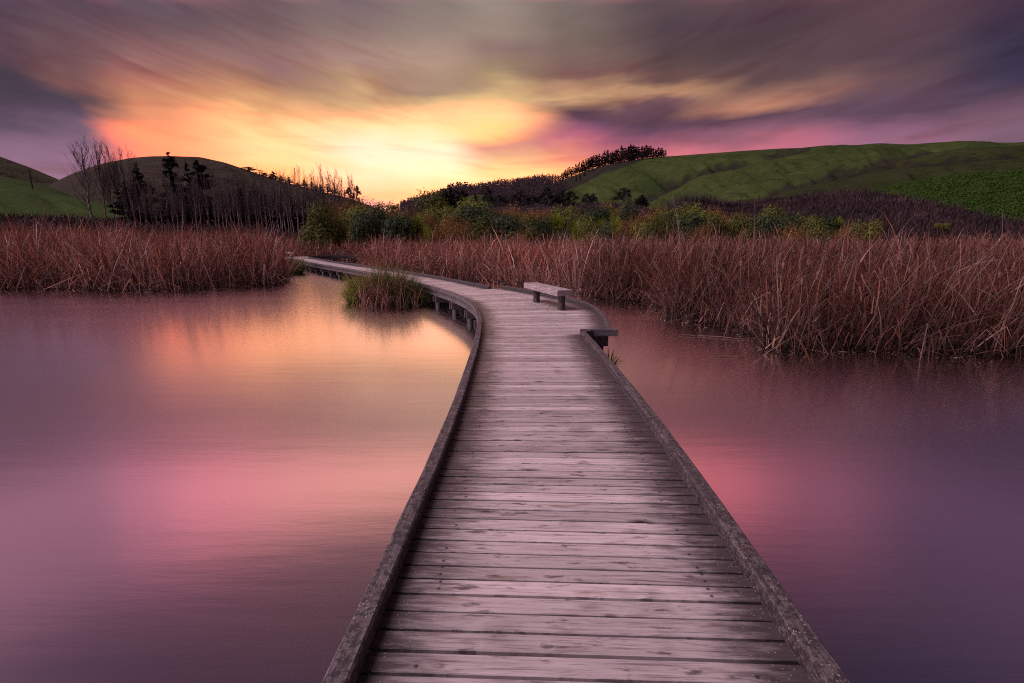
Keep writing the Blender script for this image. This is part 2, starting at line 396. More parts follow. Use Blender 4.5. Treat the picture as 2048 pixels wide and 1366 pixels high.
# the sky behind the viewer: even pale rose afterglow
back = t.ramp(t.mrange(el, 0, 1.4), [(0, lin((96, 72, 86))), (0.5, lin((78, 64, 84))), (1, lin((44, 44, 70)))])
sky = t.mix(t.mrange(t.math('ABSOLUTE', az), 0.95, 1.9, 0, 1, 'SMOOTHSTEP'), sky, back)
bg = t.new('ShaderNodeBackground'); t.put(bg.inputs[0], sky); bg.inputs[1].default_value = 1.0
nis = t.new('ShaderNodeTexSky', sky_type='NISHITA'); nis.sun_disc = False
nis.sun_elevation = math.radians(0.5); nis.sun_rotation = math.radians(-14)
bg2 = t.new('ShaderNodeBackground'); t.l.new(nis.outputs[0], bg2.inputs[0]); bg2.inputs[1].default_value = 0.01
ad = t.new('ShaderNodeAddShader'); t.l.new(bg.outputs[0], ad.inputs[0]); t.l.new(bg2.outputs[0], ad.inputs[1])
t.l.new(ad.outputs[0], t.new('ShaderNodeOutputWorld').inputs[0])
world.cycles.sampling_method = 'MANUAL'; world.cycles.sample_map_resolution = 512

# soft light of the overcast dusk sky overhead
sun_d = bpy.data.lights.new('sun', 'SUN'); sun = link(bpy.data.objects.new('sun', sun_d))
sun_d.energy = 3.5; sun_d.angle = math.radians(38); sun_d.color = (1.0, 0.76, 0.88)
sdir = Vector((-0.60, -0.14, 0.74)).normalized()
sun.rotation_euler = sdir.to_track_quat('Z', 'Y').to_euler(); sun.location = (0, 0, 60)

scene.view_settings.view_transform = 'Standard'; scene.view_settings.look = 'None'
scene.view_settings.gamma = 1; scene.view_settings.exposure = 0
scene.cycles.use_denoising = DENOISE; scene.cycles.filter_width = 1.05; scene.cycles.denoising_prefilter = 'NONE'; scene.cycles.sample_clamp_indirect = 4.0
scene.cycles.max_bounces = 6; scene.cycles.diffuse_bounces = 2; scene.cycles.glossy_bounces = 3
scene.cycles.transmission_bounces = 2; scene.cycles.transparent_max_bounces = 4

# ------------------------------------------------------------------ water
m, t, b = material('still_pond_water')
W = coords(t); x, y, z = t.sep(W)
wn = t.noise(t.comb(t.math('MULTIPLY', x, 0.9), t.math('MULTIPLY', y, 5.5)), 1.0, 4, 0.6)
wn2 = t.noise(t.comb(t.math('MULTIPLY', x, 0.22), t.math('MULTIPLY', y, 0.9)), 1.0, 3, 0.6)
bmp = t.bump(t.math('ADD', wn, t.math('MULTIPLY', wn2, 1.5)), 0.03, 0.035)
gl = t.new('ShaderNodeBsdfGlossy'); gl.distribution = 'BECKMANN'; t.put(gl.inputs['Color'], (1.0, 0.97, 0.97))
t.put(gl.inputs['Roughness'], t.mrange(wn2, 0.35, 0.65, 0.36, 0.41)); t.put(gl.inputs['Normal'], bmp)
df = t.new('ShaderNodeBsdfDiffuse'); t.put(df.inputs['Color'], (0.006, 0.005, 0.010))
fr = t.new('ShaderNodeFresnel'); fr.inputs['IOR'].default_value = 1.33
gl2 = t.new('ShaderNodeBsdfGlossy'); gl2.distribution = 'BECKMANN'; t.put(gl2.inputs['Color'], (1.0, 0.97, 0.97)); gl2.inputs['Roughness'].default_value = 0.15; t.put(gl2.inputs['Normal'], bmp)
gm = t.new('ShaderNodeMixShader'); gm.inputs[0].default_value = 0.52; t.l.new(gl.outputs[0], gm.inputs[1]); t.l.new(gl2.outputs[0], gm.inputs[2])
mx = t.new('ShaderNodeMixShader'); t.put(mx.inputs[0], t.mrange(fr.outputs[0], 0.02, 0.30, 0.82, 1.0))
t.l.new(df.outputs[0], mx.inputs[1]); t.l.new(gm.outputs[0], mx.inputs[2])
t.l.new(mx.outputs[0], t.n['Material Output'].inputs[0]); t.n.remove(b)
M_WATER = m
wv = [(-160, -60, 0), (160, -60, 0), (160, 115, 0), (-160, 115, 0)]
tag(obj('water', mesh_np('water', wv, [(0, 1, 2, 3)], M_WATER)), 'still pond water mirroring the pink and yellow sunset sky', kind='structure')

# ------------------------------------------------------------------ ground sheet
def fbm(x, y, s, o=4, seed=0.0):
    return mnoise.fractal(Vector((x * s + seed, y * s - seed, seed * 1.7)), 1.0, 2.0, o)
def ground_z(x, y):
    r = math.hypot(x, y)
    k = min(1, max(0, (r - 52) / 14)); k = k * k * (3 - 2 * k)
    if y < 0: k = 0
    return -0.8 + k * 1.2
rs = np.concatenate([np.linspace(0.5, 50, 20), np.linspace(54, 130, 20), np.geomspace(150, 930, 16)])
azs = np.linspace(-PI, PI, 121)
V = []; Q = []
for r in rs:
    for a in azs: V.append((r * math.sin(a), r * math.cos(a), ground_z(r * math.sin(a), r * math.cos(a))))
n = len(azs)
for i in range(len(rs) - 1):
    for j in range(n - 1): Q.append((i * n + j, (i + 1) * n + j, (i + 1) * n + j + 1, i * n + j + 1))
M_GROUND = mat_grass('dark_marsh_ground', (0.022, 0.020, 0.010), (0.035, 0.026, 0.014), tracks=False)
tag(obj('ground', mesh_np('ground', V, np.array(Q)[:, ::-1], M_GROUND, True)), 'dark marshy ground under the reeds and bushes', kind='structure')

# ------------------------------------------------------------------ hills
def fold(a, t, k, m, seed):
    w = 0.35 * mnoise.noise(Vector((a * k * 0.7 + seed, t * 2.0, seed * 3.1)))
    v = math.sqrt(mnoise.noise(Vector((a * k + t * m + seed + w, t * 0.7 + seed, seed * 2.3))) ** 2 + 0.006) * 2.4
    u = math.sqrt(mnoise.noise(Vector((a * k * 2.3 + t * m * 1.9 - seed + w, t * 1.7, seed))) ** 2 + 0.02) * 0.8
    return min(v, 0.35 + u) * 0.9 + 0.4 * u - 0.65
HILLS = []
def hill(label, ridge, rn, mat, k=8.0, m=2.0, amp=0.0, seed=1.0, zb=0.3, pw=0.55, scrub=0.0, scrub_fn=None, nr=56, na=260, back=0.7, rough=0.004):
    """ridge: (px, py, distance) of the skyline; the slope comes down to height zb at distance rn"""
    A = np.array([azel(p[0], p[1])[0] for p in ridge]); E = np.array([math.tan(azel(p[0], p[1])[1]) for p in ridge]); R = np.array([p[2] for p in ridge], float)
    o = np.argsort(A); A, E, R = A[o], E[o], R[o]
    aa = np.linspace(A[0], A[-1], na)
    ee = np.interp(aa, A, E); rr = np.interp(aa, A, R)
    ker = np.array([1, 2, 3, 4, 3, 2, 1.]); ker /= ker.sum()
    ee = np.convolve(np.pad(ee, 3, mode='edge'), ker, 'valid')
    V = []; S = []
    T = list(np.linspace(0, 1, nr)) + [1.06, 1.2, 1.5, 2.0]
    def height(i, t):
        zr = CAMZ + rr[i] * ee[i]
        rnn = rn if not callable(rn) else rn(aa[i])
        r = rnn + (rr[i] - rnn) * t if t <= 1 else rr[i] * (1 + (t - 1) * back)
        g = fold(aa[i], t, k, m, seed)
        if t <= 1:
            s = pw * t + (1 - pw) * math.sin(t * PI / 2); zbb = zb(aa[i]) if callable(zb) else zb
            z = zbb + (zr - zbb) * s
            z += amp * g * math.sin(PI * min(1, t * 1.02)) ** 0.8
            z += rr[i] * rough * fbm(r * math.sin(aa[i]), r * math.cos(aa[i]), 0.03, 3, seed) * math.sin(PI * t)
        else:
            q = (t - 1)
            z = zr - (zr - (zb(aa[i]) if callable(zb) else zb)) * (q * q * 0.9 + 0.08 * q)
        return r, z, g
    for tt in T:
        for i in range(na):
            r, z, g = height(i, tt)
            V.append((r * math.sin(aa[i]), r * math.cos(aa[i]), z))
            sc = scrub
            if scrub_fn: sc += scrub_fn(aa[i], tt, g, (z - CAMZ) / r)
            S.append(sc)
    Q = [(i * na + j, i * na + j + 1, (i + 1) * na + j + 1, (i + 1) * na + j) for i in range(len(T) - 1) for j in range(na - 1)]
    o = obj('hill', mesh_np('hill', V, Q, mat, True, attrs={'scrub': ('POINT', S)}))
    tag(o, label, kind='structure')
    def surf(px, t):                          # a point on this slope below skyline column px
        a = azel(px, 380)[0]; i = int(round((a - aa[0]) / (aa[-1] - aa[0]) * (na - 1))); i = min(na - 1, max(0, i))
        r, z, g = height(i, t)
        return Vector((r * math.sin(a), r * math.cos(a), z))
    return surf

G_FAR = mat_grass('dull_hill_grass', (0.030, 0.034, 0.014), (0.055, 0.052, 0.022), fine=0.6)
G_DOME = mat_grass('brown_hill_grass', (0.034, 0.028, 0.016), (0.058, 0.045, 0.026), (0.035, 0.022, 0.022), fine=0.6)
G_RIGHT = mat_grass('pasture_hill_grass', (0.036, 0.060, 0.013), (0.082, 0.112, 0.027), (0.024, 0.019, 0.018), fine=0.5)
G_RIGHT2 = mat_grass('dim_pasture_grass', (0.026, 0.036, 0.010), (0.048, 0.058, 0.016), (0.018, 0.014, 0.014), fine=0.5)
G_BRIGHT = mat_grass('bright_paddock_grass', (0.024, 0.055, 0.005), (0.046, 0.095, 0.008), (0.02, 0.03, 0.01), fine=2.0)
G_WOOD = mat_grass('wooded_slope', (0.045, 0.030, 0.034), (0.060, 0.040, 0.044), (0.045, 0.028, 0.038), fine=0.8)
G_BANK = mat_grass('dry_scrub_bank', (0.030, 0.018, 0.020), (0.055, 0.033, 0.034), (0.012, 0.008, 0.011), fine=3.0)
G_CROP = mat_grass('crop_field_soil', (0.020, 0.034, 0.008), (0.03, 0.05, 0.01), (0.015, 0.02, 0.008), fine=3.0)

gully = lambda a, t, g, e: 0.62 * max(0, min(1, (-g - 0.34) * 3.2))
def line_fn(pts):                              # slope (tan of elevation) of a line of skyline points, by azimuth
    A = [azel(*p)[0] for p in pts]; E = [math.tan(azel(*p)[1]) for p in pts]
    return lambda a: float(np.interp(a, A, E, left=-9, right=-9))
SPUR_A = line_fn([(1270,415),(1281,410),(1300,400),(1333,387),(1360,375),(1377,362),(1404,351),(1448,343),(1500,333),(1549,319),(1619,303)])
SPUR_C = line_fn([(1524,404),(1549,392),(1591,378),(1646,365),(1702,355),(1757,341),(1813,337),(1896,330),(1979,320),(2048,319)])
SPUR_D = line_fn([(1688,356),(1730,337),(1785,326),(1849,311),(1890,301)])
PINE_L = line_fn([(1000,420),(1060,408),(1120,388),(1160,371),(1200,351),(1250,334),(1290,319)])
def band(e, base, lo, hi, a, wob):               # scrub in the gully that lies just above a nearer spur
    if base < -5: return 0
    d = (e - base) * F - lo
    hi *= 0.75 + 1.1 * mnoise.noise(Vector((a * 22, wob, 0))) + 0.7 * mnoise.noise(Vector((a * 70, wob, e * 40)))
    return 0 if d < -14 else max(0, min(0.85, 1.15 - d / max(2, hi)))
def scrub_range(a, t, g, e):
    w = 0.5 * max(0, min(1, (-g - 0.36) * 3.2)) * (t < 0.96)
    w = max(w, 0.95 * band(e, SPUR_A(a), 0, 26, a, 1.0))
    p_ = PINE_L(a)
    if p_ > -5: w = max(w, max(0, min(1, ((e - p_) * F + 3) / 5)))
    elif a < azel(1000, 400)[0]: w = 1
    return w
def scrub_spur(a, t, g, e):
    return max(0.45 * max(0, min(1, (-g - 0.36) * 3.2)), 0.95 * band(e, SPUR_C(a), 0, 24, a, 2.0), 0.95 * band(e, SPUR_D(a), 0, 18, a, 3.0))
def scrub_spur2(a, t, g, e):
    return max(0.4 * max(0, min(1, (-g - 0.36) * 3.2)), 0.9 * band(e, SPUR_C(a), 0, 16, a, 4.0))
hill('dark far hill falling from the left edge', [(-260,200,520),(0,313,520),(60,335,520),(115,358,520),(200,395,520),(300,440,520)], 300, G_FAR, amp=4, seed=3.1)
surf_dome = hill('broad rounded brown-green hill behind the left trees', [(40,420,420),(75,385,420),(115,361,420),(150,345,420),(200,328,420),(260,316,420),(300,312.5,420),(340,312,420),(400,314,420),(450,325,420),(500,342,420),(560,362,420),(640,382,410),(700,397,400),(745,413,400),(800,440,400)], 190, G_DOME, amp=5, k=10, seed=5.2, scrub_fn=lambda a, t, g, e: 0.45 * max(0, -g))
hill('dim green paddock ridge behind the bright paddock', [(-260,320,270),(0,352,270),(50,361,270),(100,374,270),(160,398,270),(230,425,270),(300,445,270)], 180, G_BRIGHT, amp=1, seed=2.2, scrub=0.25)
surf_pad = hill('bright green paddock sloping down at the left', [(-260,335,165),(0,364,165),(37,373,165),(68,378,165),(113,387,165),(161,397,165),(201,406,165),(230,411,165),(300,424,165),(400,441,165),(470,450,165)], 104, G_BRIGHT, amp=1.5, k=12, seed=7.7, zb=5.2)
# right-hand range
surf_range = hill('long grassy range along the right skyline', [(1000,440,620),(1060,395,620),(1100,372,620),(1130,358,620),(1180,339,620),(1230,325.5,620),(1290,316.5,620),(1330,313,620),(1400,308,620),(1480,302,620),(1558,297,620),(1600,296,620),(1657,290,620),(1693,292,620),(1757,286,620),(1818,289,620),(1868,285,620),(1937,282,620),(1990,285,620),(2048,285,620),(2300,275,620)], 330, G_RIGHT, k=14, m=3.4, amp=24, seed=11.3, scrub_fn=scrub_range)
hill('grassy spur in the middle of the right range', [(1215,450,440),(1281,410,440),(1300,400,440),(1333,387,440),(1360,375,440),(1377,362,440),(1404,351,440),(1448,343,440),(1500,333,440),(1549,319,450),(1619,303,460),(1657,292,470),(1757,288,480),(1850,300,480),(1950,330,480),(2060,380,480)], 250, G_RIGHT, k=17, m=3.2, amp=17, seed=21.9, scrub_fn=scrub_spur)
hill('dim grassy spur rising to the right edge', [(1600,420,350),(1660,375,350),(1688,356,350),(1730,337,350),(1785,326,350),(1849,311,355),(1890,301,360),(1940,297,360),(2048,291,360),(2300,285,360)], 230, G_RIGHT2, k=16, m=3.0, amp=12, seed=33.0, scrub_fn=scrub_spur2)
hill('low near spur behind the crop field', [(1450,445,270),(1500,416,270),(1524,404,270),(1549,392,270),(1591,378,270),(1646,365,270),(1702,355,270),(1757,341,270),(1813,337,270),(1896,330,270),(1979,320,270),(2048,319,270),(2300,310,270)], 170, G_RIGHT2, k=14, m=2.0, amp=5.0, seed=41.0, scrub_fn=gully)
surf_wood = hill('purple wooded slope under the skyline pines', [(660,470,520),(740,432,520),(800,419,520),(860,403,520),(900,392,520),(940,385,520),(1010,375,520),(1060,369,520),(1100,364,520),(1122,368,520),(1140,382,520),(1160,402,520),(1190,440,520)], 320, G_WOOD, amp=4, seed=51.0)
hill('small round grassy knoll under the pines', [(905,420,300),(925,403,300),(937,392,300),(950,388.5,300),(962,389,300),(975,392,300),(990,402,300),(1010,420,300)], 240, G_RIGHT, amp=0.2, seed=61.0, na=60, nr=20)
BANK_RIDGE = [(1290,447,120),(1340,432,125),(1400,418,130),(1480,404,135),(1524,401,135),(1563,398,134),(1619,391,132),(1680,385,130),(1724,383.5,128),(1746,388,126),(1813,399,118),(1868,411,110),(1924,426,103),(1979,440,97),(2035,452,91),(2100,462,86),(2300,470,75)]
def bank_top(a):
    A = [azel(p[0], p[1])[0] for p in BANK_RIDGE]; Z = [CAMZ + p[2] * math.tan(azel(p[0], p[1])[1]) for p in BANK_RIDGE]
    return float(np.interp(a, A, Z)) - 0.25
CROP_RIDGE = [(1690,402,170),(1741,381,170),(1785,373,168),(1840,361,165),(1890,354,162),(1965,346,160),(2048,342,155),(2300,335,150)]
surf_crop = hill('crop field slope at the right edge', CROP_RIDGE, lambda a: np.interp(a, [0.55, 0.63, 0.72, 0.82, 1.0], [150, 131, 110, 92, 76]), G_CROP, amp=0.5, seed=71.0, zb=bank_top, pw=0.9)
surf_bank = hill('dry purple-brown scrub bank in front of the fence', BANK_RIDGE, lambda a: np.interp(a, [0.2, 0.5, 0.8, 1.0], [74, 66, 56, 50]), G_BANK, k=16, m=2.5, amp=0.9, seed=81.0, rough=0.004, na=260, scrub_fn=lambda a, t, g, e: 0.25 + 0.6 * max(0, -g))
surf_rise = hill('low dark rise under the cypresses at the hill foot', [(880,440,150),(920,425,152),(960,413,155),(1000,411,155),(1060,412,155),(1130,412,155),(1200,408,155),(1260,407,155),(1300,417,150),(1340,440,145)], 100, G_WOOD, amp=0.4, seed=95.0, na=90, nr=24)
surf_strip = hill('low dark bank below the left paddock', [(-260,430,104),(0,433,104),(120,434,104),(240,440,104),(330,447,104),(470,452,104),(560,460,104),(650,470,104)], 72, G_BANK, k=14, m=2.5, amp=0.5, seed=91.0, scrub=0.35, rough=0.004)

# ------------------------------------------------------------------ boardwalk
DECK = 0.52
def catmull(P, step=0.05):
    P = [np.array(p, float) for p in P]; out = []
    for i in range(len(P) - 1):
        p0 = P[max(i - 1, 0)]; p1 = P[i]; p2 = P[i + 1]; p3 = P[min(i + 2, len(P) - 1)]
        n = max(2, int(np.linalg.norm(p2 - p1) / step))
        for k in range(n):
            u = k / n
            out.append(0.5 * (2 * p1 + (p2 - p0) * u + (2 * p0 - 5 * p1 + 4 * p2 - p3) * u * u + (3 * p1 - p0 - 3 * p2 + p3) * u ** 3))
    out.append(P[-1]); return np.array(out)
def smooth_path(C, w):
    k = np.ones(2 * w + 1) / (2 * w + 1)
    return np.stack([np.convolve(np.pad(C[:, i], w, mode='reflect', reflect_type='odd'), k, 'valid') for i in (0, 1)], 1)
LEFT = [(-0.62,-2.5),(-0.585,0),(-0.535,1.5),(-0.485,2.6),(-0.455,3.8),(-0.45,5.4),(-0.46,6.7),(-0.50,8.0),(-0.58,9.27),(-0.78,10.8),(-1.14,12.26),(-1.68,13.68),(-2.43,15.3),(-3.25,16.9),(-4.7,19.5),(-6.5,22.5),(-8.4,25.4),(-11.0,29.2),(-13.5,33.0),(-15.9,37.0),(-17.9,40.3)]
Lp = catmull(LEFT, 0.05)
tan = np.gradient(Lp, axis=0); tan /= np.linalg.norm(tan, axis=1)[:, None]
Cn = Lp + np.stack([tan[:, 1], -tan[:, 0]], 1) * 0.785          # centre line from the left edge
C = list(Cn[::40]) + [np.array(p) for p in ((-18.35, 42.6), (-18.55, 44.4), (-17.6, 46.0), (-15.6, 46.9), (-12.5, 47.2), (-8.0, 47.0), (-4.0, 46.6))]
C = catmull(C, 0.05); C = smooth_path(C, 10)
seg = np.linalg.norm(np.diff(C, axis=0), axis=1); S = np.concatenate([[0], np.cumsum(seg)])
TOTAL = S[-1]
def cpos(s): return np.array([np.interp(s, S, C[:, 0]), np.interp(s, S, C[:, 1])])
def cnrm(s):
    d = cpos(min(TOTAL, s + 0.15)) - cpos(max(0, s - 0.15)); d /= np.linalg.norm(d)
    return np.array([d[1], -d[0]])
HW = 0.785
PLAT = catmull([(1.56,7.86),(1.62,8.4),(1.70,9.1),(1.76,9.9),(1.74,10.8),(1.55,11.86),(1.16,12.93),(0.55,14.05),(-0.34,15.52)], 0.1)
def plat_hit(s):
    p = cpos(s); n = cnrm(s); best = None
    for i in range(len(PLAT) - 1):
        a, b_ = PLAT[i], PLAT[i + 1]; e = b_ - a
        den_ = n[0] * e[1] - n[1] * e[0]
        if abs(den_) < 1e-9: continue
        w = a - p
        d = (w[0] * e[1] - w[1] * e[0]) / den_; u = (w[0] * n[1] - w[1] * n[0]) / den_
        if 0 <= u <= 1 and d > 0.3 and (best is None or d < best): best = d
    return best
SGRID = np.arange(0, TOTAL, 0.05)
RW = np.full(len(SGRID), HW); LW = np.full(len(SGRID), HW); PL = np.zeros(len(SGRID), bool)
for i, s in enumerate(SGRID):
    y = cpos(s)[1]
    if 7.8 < y < 17 and cpos(s)[0] > -3:
        h = plat_hit(s)
        if h is not None and h > HW: RW[i] = h; PL[i] = True
sA = SGRID[PL][0]; sB = SGRID[PL][-1]
sF = [s for s in SGRID if cpos(s)[1] > 41.3][0]
for i, s in enumerate(SGRID):                     # far viewing bay on the outside of the bend
    k = (s - sF) / 4.6
    if 0 < k < 1: LW[i] = HW + 1.5 * min(1, math.sin(PI * k) * 1.6)
def rw(s): return float(np.interp(s, SGRID, RW))
def lw(s): return float(np.interp(s, SGRID, LW))
def edge(s, side, off=0.0):
    p = cpos(s); n = cnrm(s)
    return p + n * (rw(s) + off) if side > 0 else p - n * (lw(s) + off)

M_DECK = mat_wood_deck()
M_KERB = mat_timber('lichened_kerb_timber', 0.54, 0.95, 'Y', (0.205, 0.165, 0.168))
M_UNDER = mat_timber('dark_pile_timber', 0.3, 0.2, 'Z')
M_BEAM = mat_timber('grey_beam_timber', 0.55, 0.3, 'Y')
BX, BY = 0.3, 4.0
board = empty('boardwalk', (BX, BY, 0))
tag(board, 'long weathered timber boardwalk curving over the pond between low kerbs', 'boardwalk')
def bpart(o): o.location = (-BX, -BY, 0); return o
# planks (one mesh, every board its own slab)
PITCHP = 0.0995; KW = 0.086
V = []; Q = []; rnd = []; vloc = []; uvg = []; uve = []
ns = int((TOTAL - 0.3) / PITCHP); s = 0.0
for i in range(ns):
    wv_ = PITCHP * (1.0 if i % 9 else 0.93)
    s0 = s + 0.0065; s1 = s + wv_ - 0.0060; s += wv_
    if s1 > TOTAL - 0.2: break
    near = s0 < 14
    j = random.uniform(-0.0035, 0.0035); z = DECK + random.uniform(-0.0016, 0.0016); tl = random.uniform(-0.0022, 0.0022)
    r_ = random.random(); ou = random.uniform(0, 40); ov = random.uniform(0, 40)
    nseg = 10 if near else 2
    sm = (s0 + s1) / 2
    wl, wr = lw(sm) + KW + random.uniform(-0.012, 0.006), rw(sm) + (KW if not (sA < sm < sA + 0.12) else KW + 0.02) + random.uniform(-0.012, 0.006)
    p0, n0, p1, n1 = cpos(s0), cnrm(s0), cpos(s1), cnrm(s1)
    b0 = len(V); bev = 0.0035; L = wl + wr
    rows = [(0.0, -0.032), (0.0, -bev), (bev / (s1 - s0), 0.0), (1 - bev / (s1 - s0), 0.0), (1.0, -bev), (1.0, -0.032)]
    for k in range(nseg + 1):
        u = -wl + L * k / nseg
        wob = 0.0016 * mnoise.noise(Vector((u * 3, i * 7.3, 0))) if near else 0
        for f, dz_ in rows:
            A = p0 + n0 * u; B = p1 + n1 * u
            P = A + (B - A) * f
            V.append((P[0], P[1] + (wob if dz_ < 0 else wob), z + dz_ + tl * (f - 0.5) + 0.0012 * mnoise.noise(Vector((u * 2.2, i * 3.1, 5)))))
            rnd.append(r_); vloc.append(f * (s1 - s0)); uvg.append((u + ou, f * (s1 - s0) + ov)); uve.append((u + wl - KW, wr - KW - u))
    nr_ = len(rows)
    for k in range(nseg):
        for q in range(nr_ - 1):
            a = b0 + k * nr_ + q; Q.append((a, a + nr_, a + nr_ + 1, a + 1))
    for e in (0, nseg):
        a = b0 + e * nr_
        Q.append((a, a + 1, a + 4, a + 5) if e == 0 else (a + 5, a + 4, a + 1, a)); Q.append((a + 1, a + 2, a + 3, a + 4) if e == 0 else (a + 4, a + 3, a + 2, a + 1))
me = mesh_np('deck', V, Q, M_DECK, False, attrs={'rnd': ('POINT', rnd), 'vloc': ('POINT', vloc)}, uv={'grain': np.array(uvg), 'ends': np.array(uve)})
bpart(obj('deck', me, board))
# kerbs: lengths of squared timber
def kerb(points, wdt, z0, z1, seed):
    """swept timber; points = list of (inner xy, outer xy)"""
    mb = MB(); R = []
    for i, (a, c) in enumerate(points):
        a = np.array(a); c = np.array(c)
        q = [mnoise.noise(Vector((a[0] * 4, a[1] * 4, seed + k))) * 0.004 for k in range(6)]
        dv = (c - a) / np.linalg.norm(c - a); bv = 0.009
        pr = [(a + dv * q[0], z0), (a + dv * q[0], z1 - bv + q[1]), (a + dv * (bv + q[0]), z1 + q[1]), (c - dv * (bv + q[2]), z1 + q[3]), (c - dv * q[2], z1 - bv + q[3]), (c - dv * q[2], z0)]
        R.append([(p[0], p[1], zz) for p, zz in pr])
    b0 = len(mb.V)
    for r in R: mb.V += r
    n = 6
    for i in range(len(R) - 1):
        for k in range(n):
            mb.Q.append((b0 + i * n + k, b0 + i * n + (k + 1) % n, b0 + (i + 1) * n + (k + 1) % n, b0 + (i + 1) * n + k)); mb.M.append(0)
    for e, fl in ((0, 1), (len(R) - 1, 0)):
        a = b0 + e * n
        for f in ((a, a + 1, a + 4, a + 5), (a + 1, a + 2, a + 3, a + 4)):
            mb.Q.append(f if fl else f[::-1]); mb.M.append(0)
    bpart(mb.build('kerb', M_KERB, board))
def run_kerbs(s0, s1, side, lens):
    s = s0; i = 0
    while s < s1 - 0.25:
        e = min(s1, s + lens * random.uniform(0.9, 1.1)); n = max(3, int((e - 0.006 - s) / 0.18) + 1)
        lift = random.uniform(-0.004, 0.006)
        pts = []
        for q in np.linspace(s, e - 0.006, n):
            pts.append((edge(q, side, 0.0), edge(q, side, KW)))
        kerb(pts, KW, DECK + 0.003, DECK + 0.080 + lift, s * 3 + side)
        s = e; i += 1
run_kerbs(0, 10.5, -1, 3.2); run_kerbs(10.5, sF, -1, 1.9); run_kerbs(sF + 4.7, TOTAL - 0.3, -1, 2.6)
run_kerbs(0, sA - 0.02, 1, 3.2); run_kerbs(sB + 0.1, TOTAL - 0.3, 1, 2.6)
# platform kerb, curved, in four lengths, plus the notch piece and the end beam facing the viewer
pn = np.gradient(PLAT, axis=0); pn /= np.linalg.norm(pn, axis=1)[:, None]; pn = np.stack([pn[:, 1], -pn[:, 0]], 1)
NP = len(PLAT) - 1; cuts = [0, NP // 5, NP * 2 // 5, NP * 7 // 10, NP]
for a, c in zip(cuts[:-1], cuts[1:]):
    kerb([(PLAT[i], PLAT[i] + pn[i] * KW) for i in list(range(a, c, 2)) + [c]], KW, DECK + 0.003, DECK + 0.080 + 0.004 * (a % 3), a)
eb = MB(); y0 = PLAT[0][1] - 0.05
eb.box((1.07 + 1.68) / 2 + 0.03, y0 - 0.02, DECK + 0.035, 1.68 - 1.07, 0.055, 0.115)
bpart(eb.build('end_beam', mat_timber('end_beam_timber', 0.85, 0.3, 'X', (0.205, 0.17, 0.18), 0.4), board, bevel=0.004))
p_a = edge(sB + 0.1, 1, 0.0); p_b = PLAT[-1]
# stringers under both edges, bearers across, piles
def strip(name, pts, w, z0, z1, mat):
    mb = MB(); b0 = 0
    for (a, n) in pts:
        for o_, zz in ((0, z0), (0, z1), (w, z1), (w, z0)): mb.V.append((a[0] + n[0] * o_, a[1] + n[1] * o_, zz))
    for i in range(len(pts) - 1):
        for k in range(4): mb.Q.append((i * 4 + k, i * 4 + (k + 1) % 4, (i + 1) * 4 + (k + 1) % 4, (i + 1) * 4 + k)); mb.M.append(0)
    e = (len(pts) - 1) * 4
    mb.Q += [(3, 2, 1, 0), (e, e + 1, e + 2, e + 3)]; mb.M += [0, 0]
    bpart(mb.build(name, mat, board))
for side in (-1, 1):
    ss = np.arange(0, TOTAL - 0.3, 0.3)
    strip('stringer', [(edge(q, side, -0.02), cnrm(q) * side) for q in ss], 0.05, DECK - 0.19, DECK - 0.036, M_BEAM)
s = 0.7; k = 0
while s < TOTAL - 0.4:
    p = cpos(s); n = cnrm(s); a = math.atan2(n[1], n[0]); l_, r_ = lw(s) + 0.10, rw(s) + 0.06
    mb = MB(); c = p + n * ((r_ - l_) / 2)
    for o_ in (-0.11, 0.11):
        d = np.array([-n[1], n[0]]) * o_
        mb.box(c[0] + d[0], c[1] + d[1], DECK - 0.285, l_ + r_, 0.05, 0.185, a)
    bpart(mb.build('bearer', M_BEAM, board))
    for side, w in ((-1, l_ - 0.13), (1, r_ - 0.13)):
        q = p + n * side * w
        mb = MB(); mb.tube([(q[0], q[1], -1.1), (q[0], q[1], DECK - 0.12)], [0.085, 0.08], 10)
        bpart(mb.build('pile', M_UNDER, board, smooth=True))
    s += 1.75; k += 1

# ------------------------------------------------------------------ benches
M_BTOP = mat_timber('pale_bench_timber', 1.9, 0.3, 'Y', (0.23, 0.185, 0.178), 0.3); M_BLEG = mat_timber('dark_bench_post', 0.62, 0.1, 'Z', (0.2, 0.17, 0.15))
def bench(loc, rz, label, L=2.0):
    root = empty('bench', loc, rz); tag(root, label, 'bench', 'timber benches on the boardwalk')
    mb = MB()
    for k in range(2):
        mb.box(-0.091 + 0.182 * k, 0, 0.385, 0.178, L, 0.13)
    seat = mb.build('seat', M_BTOP, root, bevel=0.006)
    for y in (-L / 2 + 0.17, L / 2 - 0.42):
        mb = MB(); mb.tube([(0, y, 0.0), (0, y, 0.319)], [0.083, 0.081], 14)
        mb.build('leg', M_BLEG, root, smooth=False)
    return root
bench((0.80, 11.45, DECK + 0.001), math.radians(19), 'near timber bench on two round posts, at the bulge of the boardwalk', 2.05)
bx, by = on_plane(578, 513.5, DECK)
bench((-19.75, 44.2, DECK + 0.001), math.radians(38), 'tiny far timber bench at the distant bend beside the left reeds', 1.9)
